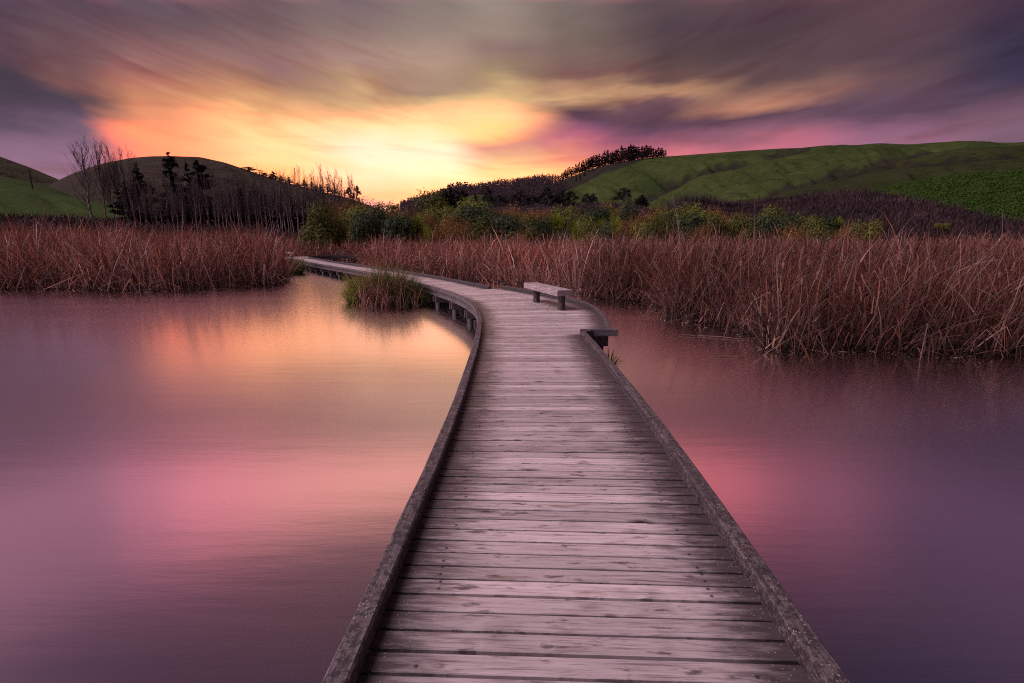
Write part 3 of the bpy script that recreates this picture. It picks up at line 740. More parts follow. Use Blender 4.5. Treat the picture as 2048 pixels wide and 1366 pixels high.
# ------------------------------------------------------------------ reeds
def poly_dist(P, line):
    d = np.full(len(P), 1e9)
    for a, b_ in zip(line[:-1], line[1:]):
        a = np.array(a); b_ = np.array(b_); e = b_ - a
        u = np.clip(((P - a) @ e) / (e @ e), 0, 1)
        d = np.minimum(d, np.linalg.norm(P - (a + u[:, None] * e), axis=1))
    return d
def inside(P, poly):
    r = np.zeros(len(P), bool); n = len(poly)
    for i in range(n):
        x1, y1 = poly[i]; x2, y2 = poly[(i + 1) % n]
        c = ((y1 > P[:, 1]) != (y2 > P[:, 1])) & (P[:, 0] < (x2 - x1) * (P[:, 1] - y1) / (y2 - y1 + 1e-12) + x1)
        r ^= c
    return r
def blades(P, H, W, lean, curve, kinkp, cols_lo, cols_hi, K=6, z0=-0.12, lean_dir=None, base_shade=False):
    """leaf blades that grow, bend and sometimes snap; arrays -> (V, Q, colour)"""
    n = len(P)
    yaw = rng.uniform(0, 2 * PI, n) if lean_dir is None else lean_dir
    th = np.abs(rng.normal(0, 1, n)) * lean
    dth = (rng.gamma(1.6, 0.5, n) * curve) / K
    kink = np.where(rng.random(n) < kinkp, rng.integers(2, K, n), 99)
    kang = rng.uniform(0.7, 2.1, n)
    wdir = yaw + PI / 2 + rng.normal(0, 0.7, n)
    w = np.stack([np.cos(wdir), np.sin(wdir), np.zeros(n)], 1)
    pos = np.stack([P[:, 0], P[:, 1], np.full(n, z0) if np.isscalar(z0) else z0], 1)
    V = np.zeros((n, K + 1, 2, 3)); C = np.zeros((n, K + 1, 2, 3))
    seg_ = H / K
    for k in range(K + 1):
        tt = k / K
        wd = W * (1.0 if tt < 0.55 else max(0.12, 1 - (tt - 0.55) / 0.5))
        V[:, k, 0] = pos - w * (wd / 2)[:, None]; V[:, k, 1] = pos + w * (wd / 2)[:, None]
        c = (cols_lo + (cols_hi - cols_lo) * min(1, tt * 1.25)) * (base_shade[0] + (1 - base_shade[0]) * min(1, tt * base_shade[1]) if base_shade else 1)  # shade painted into the blade colour, darkest at the base
        C[:, k, 0] = c; C[:, k, 1] = c
        th = th + dth * (0.4 + tt * 1.6) + np.where(kink == k, kang, 0)
        th = np.minimum(th, 2.7)
        d = np.stack([np.cos(yaw) * np.sin(th), np.sin(yaw) * np.sin(th), np.cos(th)], 1)
        pos = pos + d * seg_[:, None]
        yaw = yaw + rng.normal(0, 0.10, n)
    base = (np.arange(n) * (K + 1) * 2)[:, None]
    q = np.array([[2 * k, 2 * k + 1, 2 * k + 3, 2 * k + 2] for k in range(K)])
    Q = (base[:, :, None] + q[None]).reshape(-1, 4)
    return V.reshape(-1, 3), Q, C.reshape(-1, 3)
def join(parts):
    V = []; Q = []; C = []; o = 0
    for v, q, c in parts: V.append(v); Q.append(q + o); C.append(c); o += len(v)
    return np.concatenate(V), np.concatenate(Q), np.concatenate(C)
RUST = np.array([(0.235, 0.066, 0.036), (0.165, 0.043, 0.026), (0.28, 0.096, 0.054), (0.21, 0.062, 0.040), (0.12, 0.031, 0.021)])
GREY = 0.75 * np.array([(0.22, 0.128, 0.112), (0.17, 0.095, 0.085), (0.29, 0.185, 0.15), (0.20, 0.080, 0.055), (0.13, 0.070, 0.066), (0.25, 0.105, 0.060)])
STRAW = np.array([(0.36, 0.24, 0.19), (0.40, 0.29, 0.25)])
MIXED = np.concatenate([RUST, RUST, RUST, RUST, GREY, STRAW])
def pick(T, n): return T[rng.integers(0, len(T), n)] * rng.uniform(0.5, 1.5, (n, 1))
M_REED = mat_vcol('dead_reed_leaves', 0.12, 0.65, 0.2)
def clump_mod(P, s=0.9):
    return np.array([mnoise.noise(Vector((p[0] * s, p[1] * s, 3.3))) for p in P])
def reed_bed(label, poly, front, dens, hfun, wfun, seed, tone=1.0, base_shade=(0.16, 1.6)):
    parts = []
    P_all = np.array(poly); lo, hi = P_all.min(0), P_all.max(0); area = np.prod(hi - lo)
    n = int(area * dens[0]); P = rng.uniform(lo, hi, (n, 2)); P = P[inside(P, poly)]
    P = P[(np.abs(P[:, 0]) < 1.16 * P[:, 1] + 2.5)]
    d = poly_dist(P, front)
    d = d + 0.5 * clump_mod(P, 1.3) - 0.1
    pr = np.where(d < 0.1, 0.35, np.where(d < 1.0, 1.0, np.where(d < 2.4, dens[1], dens[2])))
    P = P[rng.random(len(P)) < pr]; d = poly_dist(P, front); n = len(P)
    cm = clump_mod(P, 0.8)
    H = hfun(P) * (1 + 0.17 * cm + 0.26 * clump_mod(P, 0.35)) * rng.normal(1.0, 0.12, n).clip(0.55, 1.3)
    short = rng.random(n) < np.where(d < 1.2, 0.45, 0.18); H = np.where(short, H * rng.uniform(0.35, 0.8, n), H)
    W = wfun(P) * rng.uniform(0.6, 1.35, n) * np.where(rng.random(n) < 0.05, 1.8, 1.0)
    lean = np.where(d < 1.0, 0.36, 0.28)
    v = blades(P, H, W, lean, 0.75, np.where(d < 1.6, 0.42, 0.26), pick(GREY, n) * 0.9, pick(MIXED, n) * 0.85, base_shade=base_shade)
    parts.append(v)
    # broken leaves lying across the stand
    m_ = rng.random(n) < 0.17
    Pb = P[m_]; k = len(Pb)
    z0 = rng.uniform(0.0, 1.5, k) ** 1.3
    parts.append(blades(Pb, H[m_] * rng.uniform(0.4, 0.8, k), W[m_] * 1.1, 1.0, 0.5, 0.25, pick(GREY, k) * 1.25, pick(GREY, k) * 1.2, K=4, z0=z0))
    # stalks felled at the water's edge
    m_ = (d < 0.9) & (rng.random(n) < 0.26); Pb = P[m_]; k = len(Pb)
    if k:
        parts.append(blades(Pb, rng.uniform(0.5, 1.3, k), W[m_] * 1.1, 1.25, 0.3, 0.3, pick(GREY, k) * 1.4, pick(GREY, k) * 1.3, K=4, z0=0.06))
    V, Q, C = join(parts); C = C * tone
    o = obj('reeds', mesh_np('reeds', V, Q, M_REED, False, attrs={'col': ('POINT', C)}))
    tag(o, label, 'reeds', kind='stuff')
    return P, H
def near_(L, k=0.9): return [(x * k, y * k) for x, y in L]
LF = near_([(-45,22.3),(-23,22.1),(-21.2,22.5),(-18,21.4),(-15.8,21.4),(-14.3,22.4),(-13.2,23.6),(-11.5,24.6),(-12.2,27),(-14.6,31.5),(-17.0,35.5)]) + [(-17.6,36.0),(-20.5,40.5),(-24,46)]
LP = LF + [(-24,62),(-75,62),(-75,20.1)]
hl = lambda P: np.interp(P[:, 1], [19, 22, 29, 60], [2.4, 2.75, 2.8, 2.85]) * np.interp(P[:, 0], [-15, -10.5], [1.0, 0.93])
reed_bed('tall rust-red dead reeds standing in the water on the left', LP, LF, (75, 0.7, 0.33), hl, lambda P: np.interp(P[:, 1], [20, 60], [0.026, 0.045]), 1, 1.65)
RF = near_([(3.0,19.0),(4.0,18.2),(5.0,17.8),(4.75,15.6),(4.6,14.0),(5.2,12.7),(5.75,11.3),(5.15,9.75),(5.7,9.6),(6.8,9.75),(8.0,9.55),(9.7,9.2),(13,9.1),(24,9.0)])
RP = RF + [(34,30),(6.5,30),(3.0,22)]
hr = lambda P: np.interp(P[:, 1], [8, 10, 14, 30], [1.66, 1.82, 1.94, 1.98]) * np.interp(P[:, 0], [4, 7], [0.97, 1.0])
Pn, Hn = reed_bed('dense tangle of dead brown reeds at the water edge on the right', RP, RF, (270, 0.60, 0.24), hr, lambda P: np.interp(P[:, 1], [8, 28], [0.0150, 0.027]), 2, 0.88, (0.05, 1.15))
MF = [(-12.6,44.6),(-11.2,38),(-9.0,31),(-7.1,26.9),(-6.0,24.9),(-4.3,22.9),(-3.0,23.0),(-1.4,23.7),(-0.2,22.5),(0.8,20.9),(1.9,19.3),(2.7,17.6)]
MP = MF + [(3.0,22),(6.5,30),(34,30),(66,62),(-12.6,62)]
hm = lambda P: np.interp(P[:, 1], [18, 24, 40, 62], [2.1, 2.08, 2.02, 2.0])
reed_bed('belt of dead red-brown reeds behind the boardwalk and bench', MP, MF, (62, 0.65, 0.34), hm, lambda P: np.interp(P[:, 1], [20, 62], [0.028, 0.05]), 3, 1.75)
BF = [(-26,49.0),(-20,49.2),(-12,49.2)]
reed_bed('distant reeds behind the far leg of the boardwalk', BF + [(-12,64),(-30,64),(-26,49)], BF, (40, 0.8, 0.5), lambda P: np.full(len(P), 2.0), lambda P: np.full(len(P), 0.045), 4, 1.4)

# seed heads: pale fluffy cat-tails standing among the right-hand reeds
M_FLUFF = mat_leaf('cattail_fluff', [(0.24, 0.155, 0.11), (0.33, 0.22, 0.16)], 0.1, 0.9)
def cattail(P, hgt, label):
    root = empty('cattail', (P[0], P[1], -0.1)); lx, ly = random.uniform(-0.15, 0.15), random.uniform(-0.1, 0.1)
    mb = MB(); mb.tube([(0, 0, 0), (lx * 0.4, ly * 0.4, hgt * 0.5), (lx, ly, hgt)], [0.008, 0.006, 0.004], 4)
    mb.build('stalk', M_STALK, root)
    mb = MB(); q = random.uniform(0.13, 0.2)
    mb.tube([(lx, ly, hgt - q), (lx * 1.03, ly * 1.03, hgt - q * 0.75), (lx * 1.06, ly * 1.06, hgt - q * 0.2), (lx * 1.08, ly * 1.08, hgt)], [0.008, 0.022, 0.024, 0.006], 7)
    mb.build('seed_head', M_FLUFF, root, smooth=True)
    tag(root, label, 'cattail', 'cattail seed heads among the reeds')
M_STALK = mat_bark('reed_stalk', (0.16, 0.085, 0.06), (0.25, 0.14, 0.10))
edge_ = poly_dist(Pn, RF); cand = np.where((edge_ < 3.5) & (edge_ > 0.3))[0]
for i in rng.choice(cand, 26, replace=False):
    cattail(Pn[i], float(np.interp(Pn[i][1], [8, 17], [1.6, 1.95])) * random.uniform(0.86, 1.04), 'pale fluffy seed head on a thin stalk in the right reed bed')
for px, py, r in ((418, 441, 25), (431, 438, 25), (322, 443, 26)):
    p = at_dist(px, py, r); cattail((p.x, p.y), p.z + 0.1, {418: 'pale seed head left of its twin above the left reeds', 431: 'pale seed head highest above the left reeds', 322: 'lone pale seed head over the left reeds before the tallest conifer'}[px])

# ------------------------------------------------------------------ sedge islands
M_SEDGE = mat_vcol('green_sedge', 0.35, 0.55, 0.3)
def tuft(P, n, h, spread, lo, hi, wid, lean=0.45, curve=1.25, z0=-0.05):
    a = rng.uniform(0, 2 * PI, n); r = spread * np.sqrt(rng.random(n))
    X = np.stack([P[0] + r * np.cos(a), P[1] + r * np.sin(a)], 1)
    ld = a + rng.normal(0, 0.5, n)
    return blades(X, h * rng.uniform(0.55, 1.15, n), wid * rng.uniform(0.7, 1.3, n), lean, curve, 0.04, lo * rng.uniform(0.7, 1.25, (n, 1)), hi * rng.uniform(0.7, 1.25, (n, 1)), K=6, z0=z0, lean_dir=ld)
def vmesh(name, parts, mat, parent):
    V, Q, C = join(parts); return obj(name, mesh_np(name, V, Q, mat, False, attrs={'col': ('POINT', C)}), parent)
GL, GH = np.array((0.05, 0.075, 0.012)), np.array((0.10, 0.135, 0.022)); YH_ = np.array((0.30, 0.27, 0.045)); DG = np.array((0.035, 0.065, 0.018))
ISL = on_plane(768, 606, 0)
isl = empty('sedge_island', (*ISL, 0)); tag(isl, 'round island of green sedge and dead stalks beside the boardwalk', 'sedge clump')
loc = lambda px, py: np.array(on_plane(px, py, 0)) - np.array(ISL)
cl = [tuft(loc(724, 602), 800, 1.05, 0.3, GL, YH_, 0.014), tuft(loc(710, 606), 350, 0.8, 0.22, GL, YH_, 0.013), tuft(loc(735, 603), 500, 1.1, 0.35, GL, GH, 0.013),
      tuft(loc(765, 606), 600, 1.25, 0.35, DG, GH, 0.014), tuft(loc(795, 606), 600, 1.3, 0.35, DG, GH, 0.014), tuft(loc(815, 608), 650, 0.95, 0.32, DG, GL, 0.014), tuft(loc(838, 610), 260, 0.55, 0.2, DG, GL * 1.3, 0.012), tuft(loc(780, 600), 400, 1.5, 0.3, GL, YH_ * 0.8, 0.014)]
vmesh('green_leaves', cl, M_SEDGE, isl)
dead = []
for px, py, n, h, sp in ((745, 610, 110, 1.4, 0.45), (775, 608, 230, 1.65, 0.45), (800, 610, 150, 1.4, 0.45), (830, 612, 40, 0.9, 0.3), (760, 612, 40, 0.9, 0.4)):
    P = loc(px, py); a = rng.uniform(0, 2 * PI, n); r = sp * np.sqrt(rng.random(n)); X = np.stack([P[0] + r * np.cos(a), P[1] + r * np.sin(a)], 1)
    dead.append(blades(X, h * rng.uniform(0.45, 1.1, n), np.full(n, 0.02) * rng.uniform(0.7, 1.3, n), 0.5, 0.7, 0.5, pick(GREY, n) * 1.25, pick(np.concatenate([RUST, GREY]), n) * 1.1, K=6, z0=-0.05))
vmesh('dead_stalks', dead, M_REED, isl)
tf = empty('sedge_tuft', (-13.5, 30.4, 0)); tag(tf, 'low green tuft between the left reeds and the far boardwalk', 'sedge clump')
vmesh('green_leaves', [tuft((0, 0), 500, 1.15, 0.5, DG, GH, 0.03), tuft((-0.9, 0.9), 300, 1.2, 0.4, DG, GH, 0.03), tuft((0.5, -0.7), 260, 0.8, 0.35, DG, GL, 0.03)], M_SEDGE, tf)
wd = empty('waterside_weed', (1.42, 7.0, 0)); tag(wd, 'small leafy weed growing from the pile below the bulge end', 'weed')
vmesh('leaves', [tuft((0, 0), 40, 0.36, 0.05, DG * 0.7, GL, 0.022, 0.5, 1.5, 0.1), tuft((0.03, 0), 14, 0.42, 0.03, DG, GH, 0.012, 0.15, 0.5, 0.1)], M_SEDGE, wd)
mb = MB(); mb.tube([(0, 0, -0.2), (0, 0, 0.16)], [0.05, 0.035], 6); mb.build('root_stock', M_STALK, wd)
# stalks floating on the water
for px0, py0, px1, py1, lb in ((1357, 670, 1392, 672, 'pale straight stalk floating off the right reeds, farther out'), (1395, 671, 1490, 679, 'long pale stalk floating against the right reed edge'), (1430, 713, 1478, 714, 'thin stalk floating just left of the nearest reed corner'), (1292, 636, 1325, 634, 'curved stalk floating near the gap beyond the bench'), (1178, 601, 1194, 598, 'short stalk floating behind the bench platform')):
    a = on_plane(px0, py0, 0.015); c = on_plane(px1, py1, 0.015); mb = MB()
    d = (c[0] - a[0], c[1] - a[1])
    mb.tube([(0, 0, 0), (d[0] * 0.5, d[1] * 0.5 + 0.03, 0.012), (d[0], d[1], 0.0)], [0.006, 0.008, 0.004], 5)
    o = mb.build('floating_stalk', M_STALK2 if 'M_STALK2' in globals() else M_FLUFF); o.location = (a[0], a[1], 0.015); tag(o, lb, 'floating stalk')

# ------------------------------------------------------------------ shrub and tree meshes
def leafcloud(blobs, n, size, seed, up=0.3, shell=0.55, asp=0.45, flat=0.0):
    """leaf-sized faces spread through a crown made of uneven ellipsoid clumps: blobs = (x,y,z,rx,ry,rz)"""
    g = np.random.default_rng(seed)
    B = np.array(blobs, float); vol = np.prod(B[:, 3:], axis=1) ** 0.67; w = vol / vol.sum()
    idx = g.choice(len(B), n, p=w)
    d = g.normal(size=(n, 3)); d /= np.linalg.norm(d, axis=1)[:, None]
    rad = (1 - (1 - shell) * g.random(n)) * g.normal(1.0, 0.10, n)
    c = B[idx, :3] + d * B[idx, 3:] * rad[:, None]
    nrm = d + g.normal(0, 0.5, (n, 3)) + np.array((0, 0, up)); nrm /= np.linalg.norm(nrm, axis=1)[:, None]
    a = np.cross(nrm, g.normal(size=(n, 3))); a /= np.linalg.norm(a, axis=1)[:, None]; b_ = np.cross(nrm, a)
    s = size * g.uniform(0.55, 1.4, n)[:, None]
    V = np.stack([c - a * s, c - b_ * s * asp + nrm * s * 0.1, c + a * s, c + b_ * s * asp + nrm * s * 0.1], 1).reshape(-1, 3)
    Q = np.arange(4 * n).reshape(-1, 4)
    cl = np.repeat(np.clip(0.5 + 0.35 * g.normal(size=n) * 0.6 + 0.45 * (g.random(len(B)) - 0.5)[idx], 0, 1), 4)
    return V, Q, cl
def cloud_mesh(name, V, Q, r, mat): return mesh_np(name, V, Q, mat, False, attrs={'rnd': ('POINT', r)})
def blobs_round(g, w, h, n, base=0.12):
    out = []
    for i in range(n):
        a = g.uniform(0, 2 * PI); q = math.sqrt(g.random()) * 0.62
        zz = h * (base + 0.2 + (0.62 - 0.35 * q * q) * g.random())
        s = g.uniform(0.22, 0.40)
        out.append((w / 2 * q * math.cos(a), w / 2 * q * math.sin(a), zz, w * s * 0.75, w * s * 0.75, min(h * s * 0.8, zz - 0.02)))
    return out
def blobs_plume(g, w, h, n):
    out = []
    for i in range(n):
        a = g.uniform(0, 2 * PI); q = math.sqrt(g.random()) * 0.8
        hh = h * (1 - 0.35 * q * q) * g.uniform(0.75, 1.0)
        for k in range(4):
            f = 0.25 + 0.75 * (k / 3)
            out.append((w / 2 * q * math.cos(a) * (0.6 + 0.5 * f) + g.normal(0, .05), w / 2 * q * math.sin(a) * (0.6 + 0.5 * f), hh * f * 0.93, w * 0.13 * (1.25 - 0.75 * f), w * 0.13 * (1.25 - 0.75 * f), h * 0.15))
    return out
def spikes(n, length, wid, seed, center=(0, 0, 0), elev=(-0.5, 1.5), droop=0.5, K=3):
    g = np.random.default_rng(seed); V = []; Q = []; R = []
    for i in range(n):
        a = g.uniform(0, 2 * PI); e = g.uniform(*elev); L = length * g.uniform(0.7, 1.15); r_ = g.random()
        p = np.array(center, float); sd = np.array((-math.sin(a), math.cos(a), 0)); b0 = len(V)
        for k in range(K + 1):
            w = wid * (1 - (k / K) ** 1.6 * 0.9)
            V += [p - sd * w / 2, p + sd * w / 2]; R += [r_, r_]
            ee = e - droop * (k / K) ** 1.5 * g.uniform(0.6, 1.4)
            p = p + np.array((math.cos(a) * math.cos(ee), math.sin(a) * math.cos(ee), math.sin(ee))) * L / K
        Q += [(b0 + 2 * k, b0 + 2 * k + 1, b0 + 2 * k + 3, b0 + 2 * k + 2) for k in range(K)]
    return np.array(V), np.array(Q), np.array(R)
ML = {
 'olive': mat_leaf('olive_shrub_leaves', [(0.091, 0.108, 0.022), (0.182, 0.196, 0.037), (0.297, 0.298, 0.062)]),
 'rust': mat_leaf('rusty_manuka_leaves', [(0.143, 0.077, 0.026), (0.276, 0.148, 0.047), (0.422, 0.227, 0.075)]),
 'dark': mat_leaf('dark_bluegreen_leaves', [(0.03, 0.054, 0.022), (0.062, 0.094, 0.037), (0.125, 0.173, 0.071)]),
 'grey': mat_leaf('greygreen_shrub_leaves', [(0.046, 0.073, 0.034), (0.095, 0.125, 0.061), (0.167, 0.197, 0.106)]),
 'bright': mat_leaf('yellowgreen_sword_leaves', [(0.124, 0.192, 0.016), (0.27, 0.338, 0.027), (0.45, 0.473, 0.049)], 0.4),
 'flax': mat_leaf('pale_flax_leaves', [(0.040, 0.065, 0.050), (0.09, 0.12, 0.10), (0.20, 0.23, 0.21)], 0.15, 0.4),
 'conifer': mat_leaf('dark_conifer_needles', [(0.020, 0.019, 0.016), (0.034, 0.032, 0.025), (0.056, 0.050, 0.036)], 0.15),
 'ridge': mat_leaf('ridge_pine_needles', [(0.040, 0.028, 0.027), (0.058, 0.040, 0.033), (0.075, 0.052, 0.040)], 0.5),
 'twig': mat_leaf('purple_bare_twigs', [(0.055, 0.035, 0.042), (0.095, 0.060, 0.072), (0.13, 0.085, 0.095)], 0.0, 0.8),
}
M_TRUNK = mat_bark('dark_trunk_bark', (0.03, 0.022, 0.02), (0.06, 0.045, 0.04))
M_POPLAR = mat_bark('grey_poplar_bark', (0.22, 0.165, 0.165), (0.40, 0.30, 0.30))
M_PTWIG = mat_bark('poplar_twigs', (0.085, 0.058, 0.056), (0.15, 0.102, 0.098))
# prototypes: (trunk mesh, crown mesh) of unit height 1 and unit width about 1 for shrubs
def trunk_mesh(h, r, forks, seed, mat):
    g = random.Random(seed); mb = MB()
    mb.tube([(0, 0, -0.4), (g.uniform(-.04, .04), 0, h * 0.4), (g.uniform(-.08, .08), g.uniform(-.08, .08), h)], [r, r * 0.8, r * 0.45], 6)
    for k in range(forks):
        a = g.uniform(0, 2 * PI); z = h * g.uniform(0.25, 0.7); l = h * g.uniform(0.2, 0.4) if h < 5 else 0.7
        mb.tube([(0, 0, z), (math.cos(a) * l * 0.5, math.sin(a) * l * 0.5, z + l * 0.5), (math.cos(a) * l * 0.8, math.sin(a) * l * 0.8, z + l)], [r * 0.5, r * 0.35, r * 0.12], 4)
    return mb.mesh('trunk', mat)
PROTO = {}
def proto(kind, v):
    key = (kind, v)
    if key in PROTO: return PROTO[key]
    g = np.random.default_rng(hash(kind) % 1000 + v if False else sum(map(ord, kind)) + v * 17)
    if kind == 'rust':
        V, Q, r = leafcloud(blobs_plume(g, 4.6, 4.6, 9) + blobs_round(g, 4.4, 4.2, 12), 7500, 0.11, v + 5, 0.4, 0.3, 0.3); mk = 'rust'
    elif kind in ('olive', 'dark', 'grey'):
        V, Q, r = leafcloud(blobs_round(g, 4.4, 4.2, 18), 6000, 0.12 if kind != 'dark' else 0.14, v + 31, 0.4, 0.6, 0.42); mk = kind
    elif kind == 'cabbage':
        V, Q, r = spikes(230, 1.25, 0.085, v, (0, 0, 3.0), (-0.9, 1.5), 0.5); mk = 'bright'
    elif kind == 'bright':
        V, Q, r = spikes(1100, 1.75, 0.06, v, (0, 0, 0.85), (-0.35, 1.5), 0.55, 4); mk = 'bright'
    elif kind == 'flax':
        V, Q, r = spikes(130, 2.4, 0.11, v, (0, 0, 0.0), (0.5, 1.45), 0.7, 4); mk = 'flax'
    elif kind == 'twigbush':
        V, Q, r = spikes(420, 3.4, 0.055, v, (0, 0, 0.0), (0.75, 1.55), -0.15, 3)
        V[:, 0] += np.repeat(g.uniform(-1.5, 1.5, len(V) // 8), 8); V[:, 1] += np.repeat(g.uniform(-1.2, 1.2, len(V) // 8), 8); mk = 'twig'
    elif kind == 'macro':                      # spreading dark conifer with upswept sprays
        bl = []
        for i in range(34):
            f = g.random() ** 0.8; a = g.uniform(0, 2 * PI); R = 2.5 * (1 - f) ** 0.7 * g.uniform(0.5, 1.05)
            bl.append((R * math.cos(a), R * math.sin(a), 0.15 + f * 4.7, 0.5, 0.5, 0.36 + 0.35 * (1 - f)))
        V, Q, r = leafcloud(bl, 3200, 0.15, v + 77, 0.5, 0.3, 0.3); mk = 'conifer'
    elif kind in ('spire', 'pine', 'ragged'):  # tall conifers, height 10
        bl = []; Hh = 10.0; nl = 26 if kind == 'spire' else 18
        for i in range(nl):
            f = (i + g.random() * 0.6) / nl
            if kind == 'spire': R = 1.75 * (1 - f) ** 0.75 * (0.55 + 0.45 * min(1, f * 6)) + 0.12; z0 = 0.03
            elif kind == 'pine': R = 1.55 * (1 - f) ** 0.8 + 0.15; z0 = 0.22
            else: R = 1.4 * (0.5 + 0.7 * math.sin(PI * min(1, f * 1.05)) ** 1.0) * g.uniform(0.6, 1.1); z0 = 0.06
            z = Hh * (z0 + (1 - z0) * f * 0.97)
            nb = max(2, int(6 * R / 1.3))
            for k in range(nb):
                a = g.uniform(0, 2 * PI); q = R * g.uniform(0.45, 1.0)
                bl.append((q * math.cos(a) * 0.75, q * math.sin(a) * 0.75, z - 0.10 * q + g.normal(0, .08), 0.22 + 0.30 * R * abs(math.cos(a)), 0.22 + 0.30 * R * abs(math.sin(a)), 0.16 + 0.05 * R))
        bl += [(0, 0, Hh - 0.25, 0.10, 0.10, 0.42), (0, 0, Hh - 0.8, 0.16, 0.16, 0.5), (0, 0, Hh - 1.4, 0.24, 0.24, 0.5)]
        V, Q, r = leafcloud(bl, 5200 if kind != 'pine' else 1300, 0.22 if kind != 'pine' else 0.24, v + 101, 0.2, 0.25, 0.34); mk = 'conifer'
    crown = cloud_mesh('crown', V, Q, r, ML[mk])
    th = {'cabbage': (3.0, 0.16, 0), 'bright': (0.5, 0.2, 0), 'flax': (0.2, 0.15, 0), 'twigbush': (0.8, 0.06, 6), 'macro': (4.4, 0.2, 6), 'spire': (9.4, 0.22, 0), 'pine': (9.3, 0.2, 0), 'ragged': (9.0, 0.2, 8)}.get(kind, (2.4, 0.12, 6))
    PROTO[key] = (trunk_mesh(th[0], th[1], th[2], v, M_TRUNK), crown); return PROTO[key]
NATW = {'rust': 4.6, 'olive': 4.4, 'dark': 4.4, 'grey': 4.4, 'cabbage': 2.2, 'bright': 3.6, 'flax': 3.2, 'twigbush': 4.2, 'macro': 5.0, 'spire': 2.3, 'pine': 2.4, 'ragged': 2.3}
NATH = {'rust': 4.6, 'olive': 4.1, 'dark': 4.1, 'grey': 4.1, 'cabbage': 4.15, 'bright': 2.6, 'flax': 2.1, 'twigbush': 3.3, 'macro': 5.2, 'spire': 10.0, 'pine': 10.0, 'ragged': 10.0}
TRUNKNAME = {'bright': 'base', 'flax': 'base', 'twigbush': 'stems'}
OBJNAME = {'rust': 'manuka_shrub', 'olive': 'olive_shrub', 'dark': 'dark_shrub', 'grey': 'grey_green_shrub', 'cabbage': 'cabbage_tree', 'bright': 'tussock_bush', 'flax': 'flax_plant', 'twigbush': 'bare_shrub', 'macro': 'cypress_tree', 'spire': 'conifer_tree', 'pine': 'pine_tree', 'ragged': 'conifer_tree'}
def plant(kind, px, top, wpx, dist, label, group=None, v=None, base=None, simple=False, crown_mat=None, zb=None):
    """stands on the ground at the given distance; its top reaches the height seen at pixel row `top`"""
    p = at_dist(px, top, dist)
    z0 = zb if zb is not None else ground_z(p.x, p.y)
    if base is not None: p, z0 = Vector((base.x, base.y, p.z)), base.z - 0.15
    h = p.z - z0; w = wpx / F * dist
    tr, cr = proto(kind, random.randint(0, 2) if v is None else v)
    sx, sz = w / NATW[kind], h / NATH[kind]
    root = empty(OBJNAME[kind], (p.x, p.y, z0), random.uniform(0, 2 * PI)); root.scale = (sx, sx, sz)
    obj(TRUNKNAME.get(kind, 'trunk'), tr, root)
    obj('leaves' if kind in ('bright', 'flax') else ('twigs' if kind == 'twigbush' else 'crown'), cr, root)
    tag(root, label, {'cabbage': 'cabbage tree', 'macro': 'tree', 'spire': 'tree', 'ragged': 'tree', 'pine': 'tree', 'flax': 'flax plant'}.get(kind, 'shrub'), group)
    return root
# ------------------------------------------------------------------ bush belt behind the reeds
BUSH = [
 ('olive',640,424,70,58),('rust',662,412,62,72),('rust',692,396,72,78),('olive',715,424,60,62),('dark',728,440,52,57),('rust',742,408,66,84),('dark',752,428,54,64),('rust',775,420,60,74),
 ('dark',800,443,66,56),('rust',815,418,62,78),('cabbage',833,430,32,58),('bright',852,454,24,55),('rust',858,432,54,66),('olive',870,404,72,86),('rust',892,440,62,57),('rust',915,428,58,66),('olive',948,405,86,84),('dark',955,427,76,66),
 ('rust',925,448,56,55),('rust',992,428,64,74),('rust',985,452,56,55),('rust',1022,418,64,84),('grey',1022,447,72,56),('olive',1040,440,56,62),('rust',1062,422,66,82),('rust',1082,432,54,70),('olive',1060,462,44,54),('olive',1096,447,30,60),('cabbage',1113,430,28,60),('rust',1105,418,60,88),
 ('flax',1105,463,30,53),('flax',1128,461,34,53),('olive',1140,442,44,62),('bright',1155,446,46,55),('rust',1150,420,56,84),('dark',1168,430,42,66),('bright',1202,444,46,55),('bright',1230,438,40,57),('dark',1198,428,44,68),('rust',1215,416,60,86),('grey',1258,416,34,66),('rust',1262,438,46,60),
 ('olive',1290,448,46,55),('rust',1300,417,62,84),('rust',1322,432,54,66),('olive',1352,428,58,72),('dark',1390,442,80,57),('olive',1372,430,66,64),('rust',1338,447,46,56),('olive',1442,440,56,57),('rust',1432,422,54,76),('rust',1470,432,44,68),
 ('olive',1546,424,50,74),('bright',1535,438,36,66),('dark',1585,440,48,64),('olive',1610,437,46,66),('dark',1562,447,44,60),('cabbage',1674,438,32,64),('rust',1690,456,36,60),('rust',1500,438,40,72),('dark',1520,446,56,60),('olive',1632,450,50,60),('dark',1655,446,44,64),('rust',1580,450,50,57),('olive',1735,452,40,62),
 ('olive',1310,446,60,53),('rust',1280,440,56,61),('dark',1345,440,56,60),('olive',1410,436,60,62),('rust',1405,450,50,53),('olive',1180,452,50,53),('rust',1240,456,44,52),('dark',1080,448,50,58),('rust',1040,462,50,53),('olive',965,452,60,55),('grey',1215,460,44,52),('olive',1480,446,52,58),('rust',1330,424,60,80),('olive',1390,424,60,82),('rust',1455,430,50,74),('olive',785,434,50,66),('olive',885,426,60,72),('olive',1130,424,50,80),('olive',1235,424,52,78),
]
